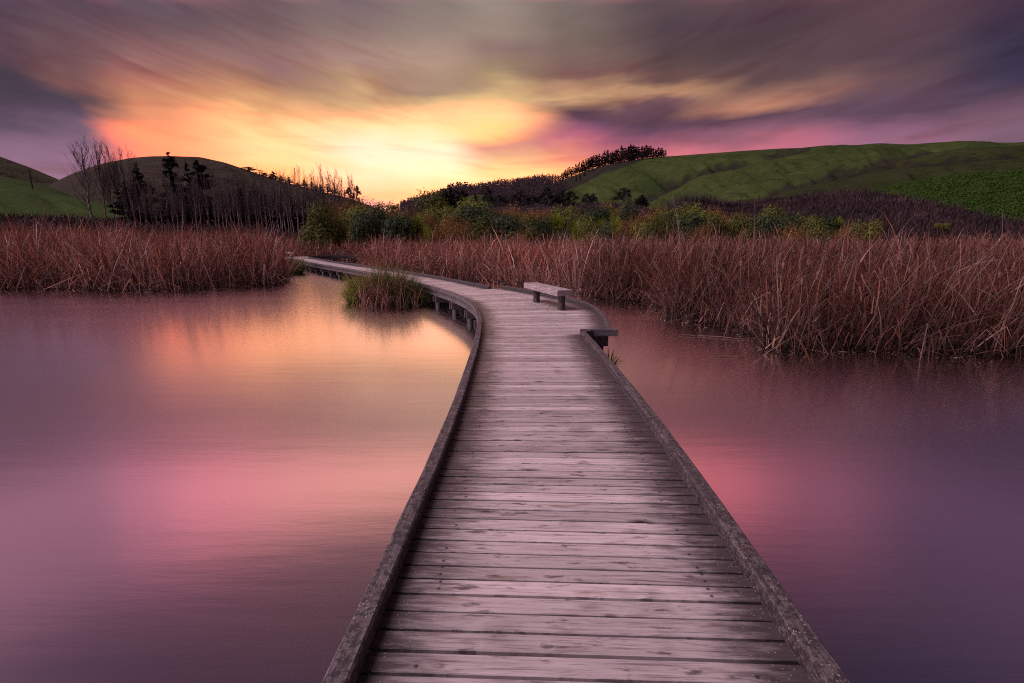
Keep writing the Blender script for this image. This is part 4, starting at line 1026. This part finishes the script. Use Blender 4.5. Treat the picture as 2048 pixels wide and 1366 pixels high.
ORD = ['', 'first', 'second', 'third', 'fourth', 'fifth', 'sixth', 'seventh', 'eighth', 'ninth', 'tenth', 'eleventh', 'twelfth', 'thirteenth', 'fourteenth', 'fifteenth', 'sixteenth', 'seventeenth', 'eighteenth', 'nineteenth', 'twentieth', 'twenty-first', 'twenty-second', 'twenty-third', 'twenty-fourth', 'twenty-fifth', 'twenty-sixth', 'twenty-seventh', 'twenty-eighth', 'twenty-ninth', 'thirtieth', 'thirty-first', 'thirty-second', 'thirty-third', 'thirty-fourth', 'thirty-fifth', 'thirty-sixth', 'thirty-seventh']
DESC = {'rust': 'feathery rust-brown shrub', 'olive': 'dense olive-green shrub', 'dark': 'dark blue-green leafy shrub', 'grey': 'pale grey-green shrub', 'cabbage': 'spiky-headed cabbage tree', 'bright': 'rounded yellow-green tussock bush', 'flax': 'pale sword-leaved flax'}
for kind in DESC:
    items = sorted([q for q in BUSH if q[0] == kind], key=lambda q: q[1])
    for i, (k_, px, top, w, d) in enumerate(items):
        row = 'back row' if d > 69 else 'front row' if d < 60 else 'middle row'
        near = 'under the sunset gap' if 700 < px < 880 else 'at the left end' if px <= 700 else 'below the pine ridge' if px < 1130 else 'below the green hill' if px < 1300 else 'right of centre' if px < 1490 else 'before the scrub bank'
        plant(kind, px, top - (7 if kind in ('olive', 'rust', 'dark', 'grey') else 9 if kind == 'bright' else 4), w * (1.28 if kind != 'cabbage' else 1.5), d, f'{DESC[kind]}, {ORD[i + 1]} from left of its kind, {row}, {near}', 'shrubs of the bush belt behind the reeds', v=i % 3)
plant('olive', 771, 409, 46, 112, 'round dark domed tree on the skyline below the sunset gap', 'shrubs of the bush belt behind the reeds', v=1)
# dark cypresses before the green hill
for kind, px, top, w, d, lb in (('macro',1040,385,38,150,'dark spreading cypress furthest left below the pine ridge'),('macro',998,393,36,150,'low dark cypress left of the green hill foot, near the knoll'),('macro',1094,377,52,145,'tall broad dark cypress at the foot of the green hill'),('macro',1124,383,38,140,'dark cypress just right of the tall broad one'),('macro',1140,384,40,145,'dark upswept cypress at the right of the trio'),
    ('macro',1174,389,24,150,'small dark pointed cypress on the hill foot'),('macro',1187,391,24,150,'small low cypress beside the pointed one'),('macro',1249,378,42,150,'lone round dark cypress against the green spur'),('spire',1285,396,20,120,'narrow dark conical tree right of the lone cypress'),('macro',950,398,14,170,'tiny cypress at the left of the round knoll'),('macro',976,389,18,180,'tiny cypress on the right of the round knoll'),('macro',1066,392,30,155,'dark cypress between two taller cypresses')):
    plant(kind, px, top - 5, w * 1.35, 155 if d < 165 else d, lb, 'dark cypresses below the hills', v=px % 3, base=surf_rise(px, 0.99))
# purple bare shrubs
for i, (px, top, w, d) in enumerate([(1062,415,60,110),(1100,408,60,112),(1135,406,60,112),(1160,404,56,116),(1185,402,56,116),(1212,400,60,114),(1240,402,56,112),(1265,408,44,110)]):
    plant('twigbush', px, top + 3, w, d, 'purple leafless shrub in the thicket under the dark cypresses', 'purple leafless thicket below the cypresses', v=i % 3, base=surf_rise(px, (d - 100) / 55.0))
for i, (px, top, w, d) in enumerate([(1352,398,46,112),(1370,388,46,114),(1388,384,46,116),(1408,386,44,116),(1428,390,46,116),(1450,396,46,114),(1472,402,46,112),(1380,404,56,104),(1420,408,56,104),(1455,412,50,102),(1505,412,44,108),(1545,410,40,110),(1640,398,36,118)]):
    plant('twigbush', px, top, w, d, 'tall purple leafless shrub in the thicket left of the scrub bank' if px < 1490 else {1505: 'purple leafless shrub at the thicket right end', 1545: 'purple leafless shrub halfway along the bank top', 1640: 'purple leafless shrub highest on the bank top'}[px], 'purple leafless thicket by the scrub bank' if px < 1490 else None, v=i % 3, base=surf_bank(px, min(0.97, (d - 66) / 62.0)))

# ------------------------------------------------------------------ left wood
for kind, px, top, w, d, lb in (('spire',336,304,46,106,'tallest dark conifer of the left wood, against the round hill'),('spire',271,326,30,106,'second tall dark conifer left of the tallest one'),('ragged',247,362,38,104,'dark column-shaped conifer at the left end of the wood'),('ragged',392,318,52,108,'broad ragged-topped dark conifer right of the tallest'),('spire',370,316,18,112,'thin conifer spire behind the broad ragged one'),('ragged',352,372,34,108,'half-hidden dark conifer between the tallest and the ragged one'),('ragged',290,362,30,108,'half-hidden conifer right of the second tall one')):
    plant(kind, px, top, w, d, lb, 'conifers of the left wood')
# dark conifers that fill the wood behind the bare stems
X = 425
i = 0
while X < 725:
    top = np.interp(X, [425, 470, 520, 560, 600, 650, 690, 725], [392, 380, 378, 384, 392, 398, 406, 416]) + random.uniform(-6, 8)
    plant(random.choice(['ragged', 'spire', 'ragged']), X, float(top), random.uniform(30, 42), random.uniform(112, 122), 'dark conifer standing in the shade behind the bare trees', 'dark conifers behind the bare trees')
    X += random.uniform(9, 13); i += 1
# trees along the falling skyline of the round hill
SK = [('macro',502,331,46,'broad dark tree on the shoulder of the round hill'),('macro',535,343,36,'flat-topped broken tree right of the broad hilltop tree'),('spire',549,340,14,'thin spire conifer on the hill skyline'),('pine',564,349,13,'small pointed pine right of the skyline spire'),('pine',580,352,15,'third pointed pine down the skyline'),('pine',596,364,14,'low pine in the row on the falling skyline'),('pine',609,359,14,'taller pine midway down the skyline'),('pine',624,363,15,'bushy pine midway down the skyline'),('pine',632,370,12,'small pine tucked beside the bushy one'),('pine',641,369,13,'pine in the lower skyline row'),('pine',655,369,17,'full pine near the lower end of the skyline'),('pine',669,376,15,'pine glowing orange before the end of the row'),('macro',697,376,22,'open-crowned tree right beside the distant power pole'),('macro',713,372,24,'tall open-crowned tree at the foot of the skyline')]
for kind, px, top, w, lb in SK:
    plant(kind, px, top, w, 395, lb, 'trees along the round hill skyline', base=surf_dome(px, 0.92))
# bare poplars: a straight stem, steep limbs, fine twigs
POP = []
def poplar_proto(v):
    g = random.Random(100 + v); H_ = 10.0; bend = g.uniform(-0.5, 0.5)
    stem = [Vector((bend * math.sin(z / H_ * PI) * 0.5 + g.uniform(-.06, .06), g.uniform(-.06, .06), z)) for z in np.linspace(-0.3, H_ * 0.94, 9)]
    tb = MB(); tb.tube(stem, [0.095, 0.085, 0.075, 0.068, 0.058, 0.046, 0.034, 0.022, 0.010], 6)
    cb = MB()
    for k in range(38):
        f = g.uniform(0.36, 0.93); z = f * H_ * 0.94; i = min(7, int(f * 8)); p0 = stem[i].lerp(stem[i + 1], f * 8 - i)
        a = g.uniform(0, 2 * PI); l = H_ * (0.12 + 0.20 * (1 - f)) * g.uniform(0.7, 1.25); out = g.uniform(0.22, 0.5)
        d = Vector((math.cos(a) * out, math.sin(a) * out, 1)).normalized(); m_ = p0 + d * l * 0.5; e = p0 + Vector((d.x * 0.75, d.y * 0.75, d.z)) * l
        r = 0.036 * (1.15 - f)
        cb.tube([p0, m_, e], [r * 0.6 + 0.008, r * 0.4 + 0.006, 0.005], 3, cap=False)
        for q in range(7):
            u = g.uniform(0.25, 0.95); b0 = (p0.lerp(m_, u * 2) if u < 0.5 else m_.lerp(e, u * 2 - 1)); a2 = g.uniform(0, 2 * PI); l2 = l * g.uniform(0.22, 0.5)
            d2 = Vector((math.cos(a2) * 0.4, math.sin(a2) * 0.4, 1)).normalized()
            cb.tube([b0, b0 + d2 * l2], [0.009, 0.004], 3, cap=False)
    return tb.mesh('trunk', M_POPLAR), cb.mesh('branches', M_PTWIG)
for v in range(6): POP.append(poplar_proto(v))
def poplar(px, top, dist, label, group, v, lean=0.0, wide=1.0):
    p = at_dist(px, top, dist); z0 = ground_z(p.x, p.y); s = (p.z - z0) / 9.6
    root = empty('bare_tree', (p.x, p.y, z0), random.uniform(0, 2 * PI)); root.scale = (s * wide, s * wide, s); root.rotation_euler[1] = lean
    obj('trunk', POP[v][0], root); obj('branches', POP[v][1], root); tag(root, label, 'tree', group)
for i, (px, top, lb, wd_) in enumerate(((163,282,'tallest spreading bare tree at the far left',1.35),(187,284,'second bare tree from the left, as tall as the first',0.9),(205,292,'third bare tree from the left with a narrow crown',0.8),(214,287,'fourth bare tree from the left, slender and tall',0.8),(225,300,'fifth bare tree from the left, slight and pale',0.7),(238,303,'sixth bare tree from the left, over the hill outline',0.8),(259,303,'seventh bare tree, last one crossing the hill outline',0.8))):
    poplar(px, top, 108, lb, 'bare trees at the left end of the wood', i % 6, 0, wd_)
X = 246; i = 0
while X < 706:
    top = np.interp(X, [240, 330, 420, 500, 560, 600, 640, 670, 694], [348, 338, 342, 342, 338, 332, 332, 340, 352]) + random.uniform(-4, 20) + (10 if i % 3 == 0 else 0)
    poplar(X, float(top), random.uniform(88, 104), 'pale leafless tree with a slim straight stem at the wood edge', 'leafless trees along the edge of the wood', i % 6, random.uniform(-0.05, 0.05), random.uniform(0.7, 1.1))
    X += random.uniform(5.5, 8.8) * (1.35 if X < 425 else 1.0); i += 1

# ------------------------------------------------------------------ pines on the right-hand ridge (small in the photo: one mesh each)
def ridge_pine_mesh(v):
    g = np.random.default_rng(500 + v); bl = []
    hole = g.uniform(0.0, 0.2); R0 = g.uniform(1.1, 1.7)
    for i in range(11):
        f = (i + g.random()) / 11; R = R0 * (1 - f) ** 0.6 * g.uniform(0.6, 1.1) + 0.15; z = 10 * (hole + (1 - hole) * f * 0.95)
        for k in range(3):
            a = g.uniform(0, 2 * PI); bl.append((R * 0.6 * math.cos(a), R * 0.6 * math.sin(a), z, 0.3 + 0.3 * R, 0.3 + 0.3 * R, 0.35))
    bl.append((0, 0, 9.7, 0.12, 0.12, 0.5))
    V, Q, r = leafcloud(bl, 460, 0.42, v, 0.2, 0.2, 0.4)
    mb = MB(); mb.tube([(0, 0, -1.2), (0, 0, 9.0)], [0.22, 0.08], 4); tv = np.array(mb.V); tq = np.array([q for q in mb.Q if len(set(q)) == 4]) + len(V)
    n0 = len(Q)
    return mesh_np('pine_tree', np.concatenate([V, tv]), np.concatenate([Q, tq]), [ML['ridge'], M_TRUNK], False, attrs={'rnd': ('POINT', np.concatenate([r, np.zeros(len(tv))]))}, midx=np.concatenate([np.zeros(n0), np.ones(len(tq))]))
RP_ = [ridge_pine_mesh(v) for v in range(6)]
def ridge_pine(px, hpx, t, label, group, surf=None, wide=1.0):
    surf = surf or (surf_wood if px < 1113 else surf_range)
    p = surf(px, t); r = math.hypot(p.x, p.y); h = hpx / F * r
    o = obj('pine_tree', RP_[random.randint(0, 5)]); o.location = (p.x, p.y, p.z - 0.5); s = h / 10
    o.scale = (s * wide, s * wide, s); o.rotation_euler = (0, 0, random.uniform(0, 6.28)); tag(o, label, 'tree', group)
X = 782.0
while X < 1327:
    if X < 935:
        hp = np.interp(X, [780, 830, 880, 905, 935], [12, 14, 18, 24, 22]); lb = ('small dark pine on the low skyline beside the sunset gap', 'pines on the low skyline beside the sunset')
    elif X < 1112:
        hp = np.interp(X, [935, 1000, 1112], [15, 17, 15]) ; lb = ('slender pine in the backlit row along the middle ridge', 'backlit pines along the middle ridge')
    else:
        hp = np.interp(X, [1112, 1150, 1200, 1260, 1300, 1327], [14, 20, 25, 27, 20, 15]); lb = ('dark pine in the plantation strip climbing the ridge crest', 'pines of the ridge crest plantation')
    gap = (1016 < X < 1026) or (1106 < X < 1116)
    if not gap: ridge_pine(X, hp * random.uniform(0.8, 1.12), random.uniform(0.985, 1.0), *lb, wide=random.uniform(1.1, 1.7))
    X += random.uniform(1.9, 3.3)
X = 1126.0
while X < 1318:                              # second row, lower on the slope
    if not (1150 < X < 1190): ridge_pine(X, np.interp(X, [1126, 1200, 1318], [14, 19, 16]) * random.uniform(0.8, 1.1), random.uniform(0.955, 0.975), 'dark pine in the plantation strip climbing the ridge crest', 'pines of the ridge crest plantation')
    X += random.uniform(4.5, 7)
for px, t_, h_ in ((1152,.80,14),(1160,.83,15),(1168,.86,15),(1176,.88,14),(1184,.90,13)):
    ridge_pine(px, h_, t_, 'dark pine of the short clump below the ridge crest', 'pines clumped below the crest', wide=1.3)
for px, h_ in ((868,24),(880,28),(890,32),(900,36),(908,34),(916,33),(924,34),(933,28)):
    plant('ragged', px, 409 - h_, 18, 300, 'tall dark pine of the nearer group left of the round knoll', 'nearer dark pines left of the knoll', zb=10.0)
# the forest that covers the slope under the row: one mass
bl = []; Vs = []; Qs = []; Rs = []; o_ = 0
for i in range(1900):
    px = 800 + 345 * random.random() ** 0.9; tt = random.uniform(0.45, 0.975)
    if px > 1050 and random.random() < (px - 1050) / 95: continue
    p = surf_wood(px, tt); h = random.uniform(7, 10)
    n = 46; g_ = rng
    f = g_.random(n); a = g_.uniform(0, 2 * PI, n); R = 1.9 * (1 - f * 0.8)
    c = np.stack([p.x + R * np.cos(a), p.y + R * np.sin(a), p.z + h * (0.15 + 0.85 * f)], 1)
    d1 = g_.normal(size=(n, 3)); d1 /= np.linalg.norm(d1, axis=1)[:, None]; d2 = np.cross(d1, g_.normal(size=(n, 3))); d2 /= np.linalg.norm(d2, axis=1)[:, None]
    s = g_.uniform(0.3, 0.75, n)[:, None]
    Vs.append(np.stack([c - d1 * s, c - d2 * s * 0.5, c + d1 * s, c + d2 * s * 0.5], 1).reshape(-1, 3)); Qs.append(np.arange(4 * n).reshape(-1, 4) + o_); o_ += 4 * n; Rs.append(np.full(4 * n, random.random()))
M_FOREST = mat_leaf('far_purple_forest', [(0.080, 0.056, 0.066), (0.095, 0.066, 0.076), (0.11, 0.076, 0.082)], 0.5)
fo = obj('forest', mesh_np('forest', np.concatenate(Vs), np.concatenate(Qs), M_FOREST, False, attrs={'rnd': ('POINT', np.concatenate(Rs))})); tag(fo, 'far purple-brown forest covering the slope under the skyline pines', 'forest', kind='stuff')

# ------------------------------------------------------------------ bank cover, crop, fence, poles
def cover(name, label, surf, pxr, tr, n, hh, wid, lo, hi, mat, lean=0.35, curve=0.9, keep=None, cat='grass'):
    P = []
    while len(P) < n:
        px = random.uniform(*pxr); tt = random.uniform(*tr)
        p = surf(px, tt)
        if keep and not keep(px, tt, p): continue
        P.append(p)
    P = np.array([tuple(p) for p in P]); n = len(P)
    pat = np.array([mnoise.noise(Vector((p[0] * 0.16, p[1] * 0.16, 1.0))) for p in P])
    k = np.clip(0.85 + 0.9 * pat, 0.35, 1.5)[:, None]
    v = blades(P[:, :2], hh * rng.uniform(0.5, 1.3, n), wid * rng.uniform(0.7, 1.3, n), lean, curve, 0.1, pick(lo, n) * k, pick(hi, n) * k, K=4, z0=P[:, 2] - 0.05)
    o = obj(name, mesh_np(name, v[0], v[1], mat, False, attrs={'col': ('POINT', v[2])})); tag(o, label, cat, kind='stuff')
DRY = np.array([(0.085, 0.050, 0.052), (0.060, 0.036, 0.040), (0.115, 0.070, 0.068), (0.045, 0.028, 0.03)]) * 0.72
cover('dry_grass', 'dry purple-brown grass and scrub covering the right bank', surf_bank, (1330, 2130), (0.01, 1.0), 30000, 1.0, 0.06, DRY, DRY * 1.15, M_REED)
cover('dry_grass', 'dull dry grass on the low rise under the cypresses', surf_rise, (885, 1335), (0.3, 1.0), 7000, 0.9, 0.09, DRY, DRY * 1.2, M_REED)
cover('dry_grass', 'dark dry grass on the low bank below the left paddock', surf_strip, (-40, 640), (0.3, 1.0), 7000, 0.8, 0.07, DRY * 0.8, DRY, M_REED)
# crop: broad leaf rosettes
P = []
while len(P) < 12000:
    px = random.uniform(1735, 2130); tt = random.uniform(0.02, 1.0); p = surf_crop(px, tt)
    P.append((p.x, p.y, p.z))
P = np.array(P); pat = np.array([mnoise.noise(Vector((p[0] * 0.2, p[1] * 0.2, 2.0))) for p in P])
bl = np.concatenate([P + np.array((0, 0, 0.28)), np.full((len(P), 1), 0.24), np.full((len(P), 1), 0.24), np.full((len(P), 1), 0.17)], 1)
bl[:, 3:5] *= (1 + 0.5 * pat)[:, None]; bl[:, 5] *= (1 + 0.8 * pat); bl[:, 2] += 0.12 * pat
V_, Q_, r_ = leafcloud(bl, 80000, 0.11, 909, 0.5, 0.5, 0.6)
M_CROP = mat_leaf('crop_leaves', [(0.014, 0.036, 0.004), (0.042, 0.10, 0.008), (0.085, 0.17, 0.018)], 0.3, 0.5)
tag(obj('crop_plants', cloud_mesh('crop_plants', V_, Q_, r_, M_CROP)), 'bright green leafy crop covering the right hill slope', 'crop', kind='stuff')
fence = empty('wire_fence', surf_bank(1740, 1.0)); tag(fence, 'post and wire fence running along the top of the right bank', 'fence')
FB = fence.location.copy(); X = 1484.0; FP = []
while X < 2075:
    p = surf_bank(X, 0.995); FP.append(p); X += np.interp(X, [1484, 1740, 2075], [12.5, 11.5, 14.5]) * random.uniform(0.9, 1.1)
for i, p in enumerate(FP):
    h = 1.25 if i % 6 else 1.5; lx = random.uniform(-.05, .05); mb = MB(); mb.tube([(p.x, p.y, p.z - 0.4), (p.x + lx, p.y, p.z + h)], [0.06 if i % 6 else 0.085, 0.055 if i % 6 else 0.08], 6)
    o = mb.build('post', M_TRUNK, fence); o.location = -FB
for k in range(4):
    mb = MB(); mb.tube([(p.x, p.y - 0.07, p.z + 0.25 + 0.27 * k) for p in FP], 0.010, 4, cap=False); o = mb.build('wire', M_POST_WIRE if 'M_POST_WIRE' in globals() else M_TRUNK, fence); o.location = -FB
def pole(px, top, base, dist, label, arm=True):
    b_ = at_dist(px, base, dist); tp = at_dist(px, top, dist); h = tp.z - b_.z
    root = empty('utility_pole', (b_.x, b_.y, b_.z - 0.3)); tag(root, label, 'utility pole')
    mb = MB(); mb.tube([(0, 0, -0.5), (0, 0, h + 0.3)], [0.16, 0.11], 8); mb.build('pole', M_TRUNK, root)
    mb = MB(); mb.box(0, -0.14, h - 0.15, h * 0.30, 0.12, 0.14); mb.build('crossarm', M_TRUNK, root)
    for q in (-0.13, 0.0, 0.13):
        mb = MB(); mb.tube([(q * h, -0.14, h - 0.08), (q * h, -0.14, h + 0.08)], [0.05, 0.04], 6); mb.build('insulator', M_TRUNK, root)
    return root, h
pole(65, 339, 376, 163, 'lone dark power pole on the bright paddock at the left')
pole(690, 374, 404, 380, 'small distant power pole with crossarm beside the open-crowned trees')
# lone bushes on the bank and on the skyline
for px, top, w, d, kind, lb in ((1800,438,40,84,'twigbush','dark bare bush hollow in the middle of the scrub bank'),(1862,440,44,80,'twigbush','dark bare bush low on the right of the scrub bank'),(1725,430,50,92,'olive','dark green bush half way up the scrub bank'),(1640,437,40,88,'twigbush','bare bush low on the scrub bank left side'),(1885,447,22,74,'olive','small green bush near the bank foot at right')):
    plant(kind, px, top, w, d, lb, None, v=1, zb=(at_dist(px, top + w * 0.8, d).z))

# brown litter that lies on the boards under the near bench
n = 420; a = math.radians(19); ux = rng.normal(0, 0.20, n); uy = rng.uniform(-0.95, 0.95, n)
X_ = 0.80 + ux * math.cos(a) - uy * math.sin(a); Y_ = 11.45 + ux * math.sin(a) + uy * math.cos(a); th = rng.uniform(0, 2 * PI, n); sz = rng.uniform(0.008, 0.022, n)
Vl = np.stack([np.stack([X_ + sz * np.cos(th + k * PI / 2) * (1 if k % 2 else 0.5), Y_ + sz * np.sin(th + k * PI / 2) * (1 if k % 2 else 0.5), np.full(n, DECK + 0.006) + rng.uniform(0, 0.006, n)], 1) for k in range(4)], 1).reshape(-1, 3)
M_LITTER = mat_leaf('fallen_leaf_litter', [(0.10, 0.055, 0.03), (0.20, 0.12, 0.06), (0.06, 0.035, 0.025)], 0.0, 0.8)
tag(obj('leaf_litter', cloud_mesh('leaf_litter', Vl, np.arange(4 * n).reshape(-1, 4), np.repeat(rng.random(n), 4), M_LITTER)), 'brown leaf litter scattered on the boards under the near bench', 'litter', kind='stuff')

# flecks of dead leaf and scum gathered along the reed margins
def on_line(L, n, spread):
    L = np.array(L); i = rng.integers(0, len(L) - 1, n); u = rng.random((n, 1)); p = L[i] * (1 - u) + L[i + 1] * u
    return p + rng.normal(0, spread, (n, 2)) * np.array((1, 1.0))
Pd = np.concatenate([on_line(RF, 260, 0.22), on_line(LF[1:11], 260, 0.25), on_line(MF[4:], 120, 0.2), np.array(ISL) + rng.normal(0, 0.9, (60, 2)), np.array(on_plane(630, 556, 0)) + rng.normal(0, 0.5, (60, 2)) * np.array((1.6, 0.6))])
n = len(Pd); th = rng.uniform(0, 2 * PI, n); sz = rng.uniform(0.01, 0.035, n) * np.where(rng.random(n) < 0.12, 4, 1)
Vd = np.stack([np.stack([Pd[:, 0] + sz * np.cos(th + k * PI / 2) * (1 if k % 2 else 0.28), Pd[:, 1] + sz * np.sin(th + k * PI / 2) * (1 if k % 2 else 0.28), np.full(n, 0.006) + rng.uniform(0, 0.006, n)], 1) for k in range(4)], 1).reshape(-1, 3)
M_SCUM = mat_leaf('floating_leaf_bits', [(0.10, 0.065, 0.055), (0.30, 0.22, 0.20), (0.42, 0.34, 0.31)], 0.0, 0.6)
tag(obj('floating_debris', cloud_mesh('floating_debris', Vd, np.arange(4 * n).reshape(-1, 4), np.repeat(rng.random(n), 4), M_SCUM)), 'pale bits of dead leaf floating along the reed margins', 'debris', kind='stuff')
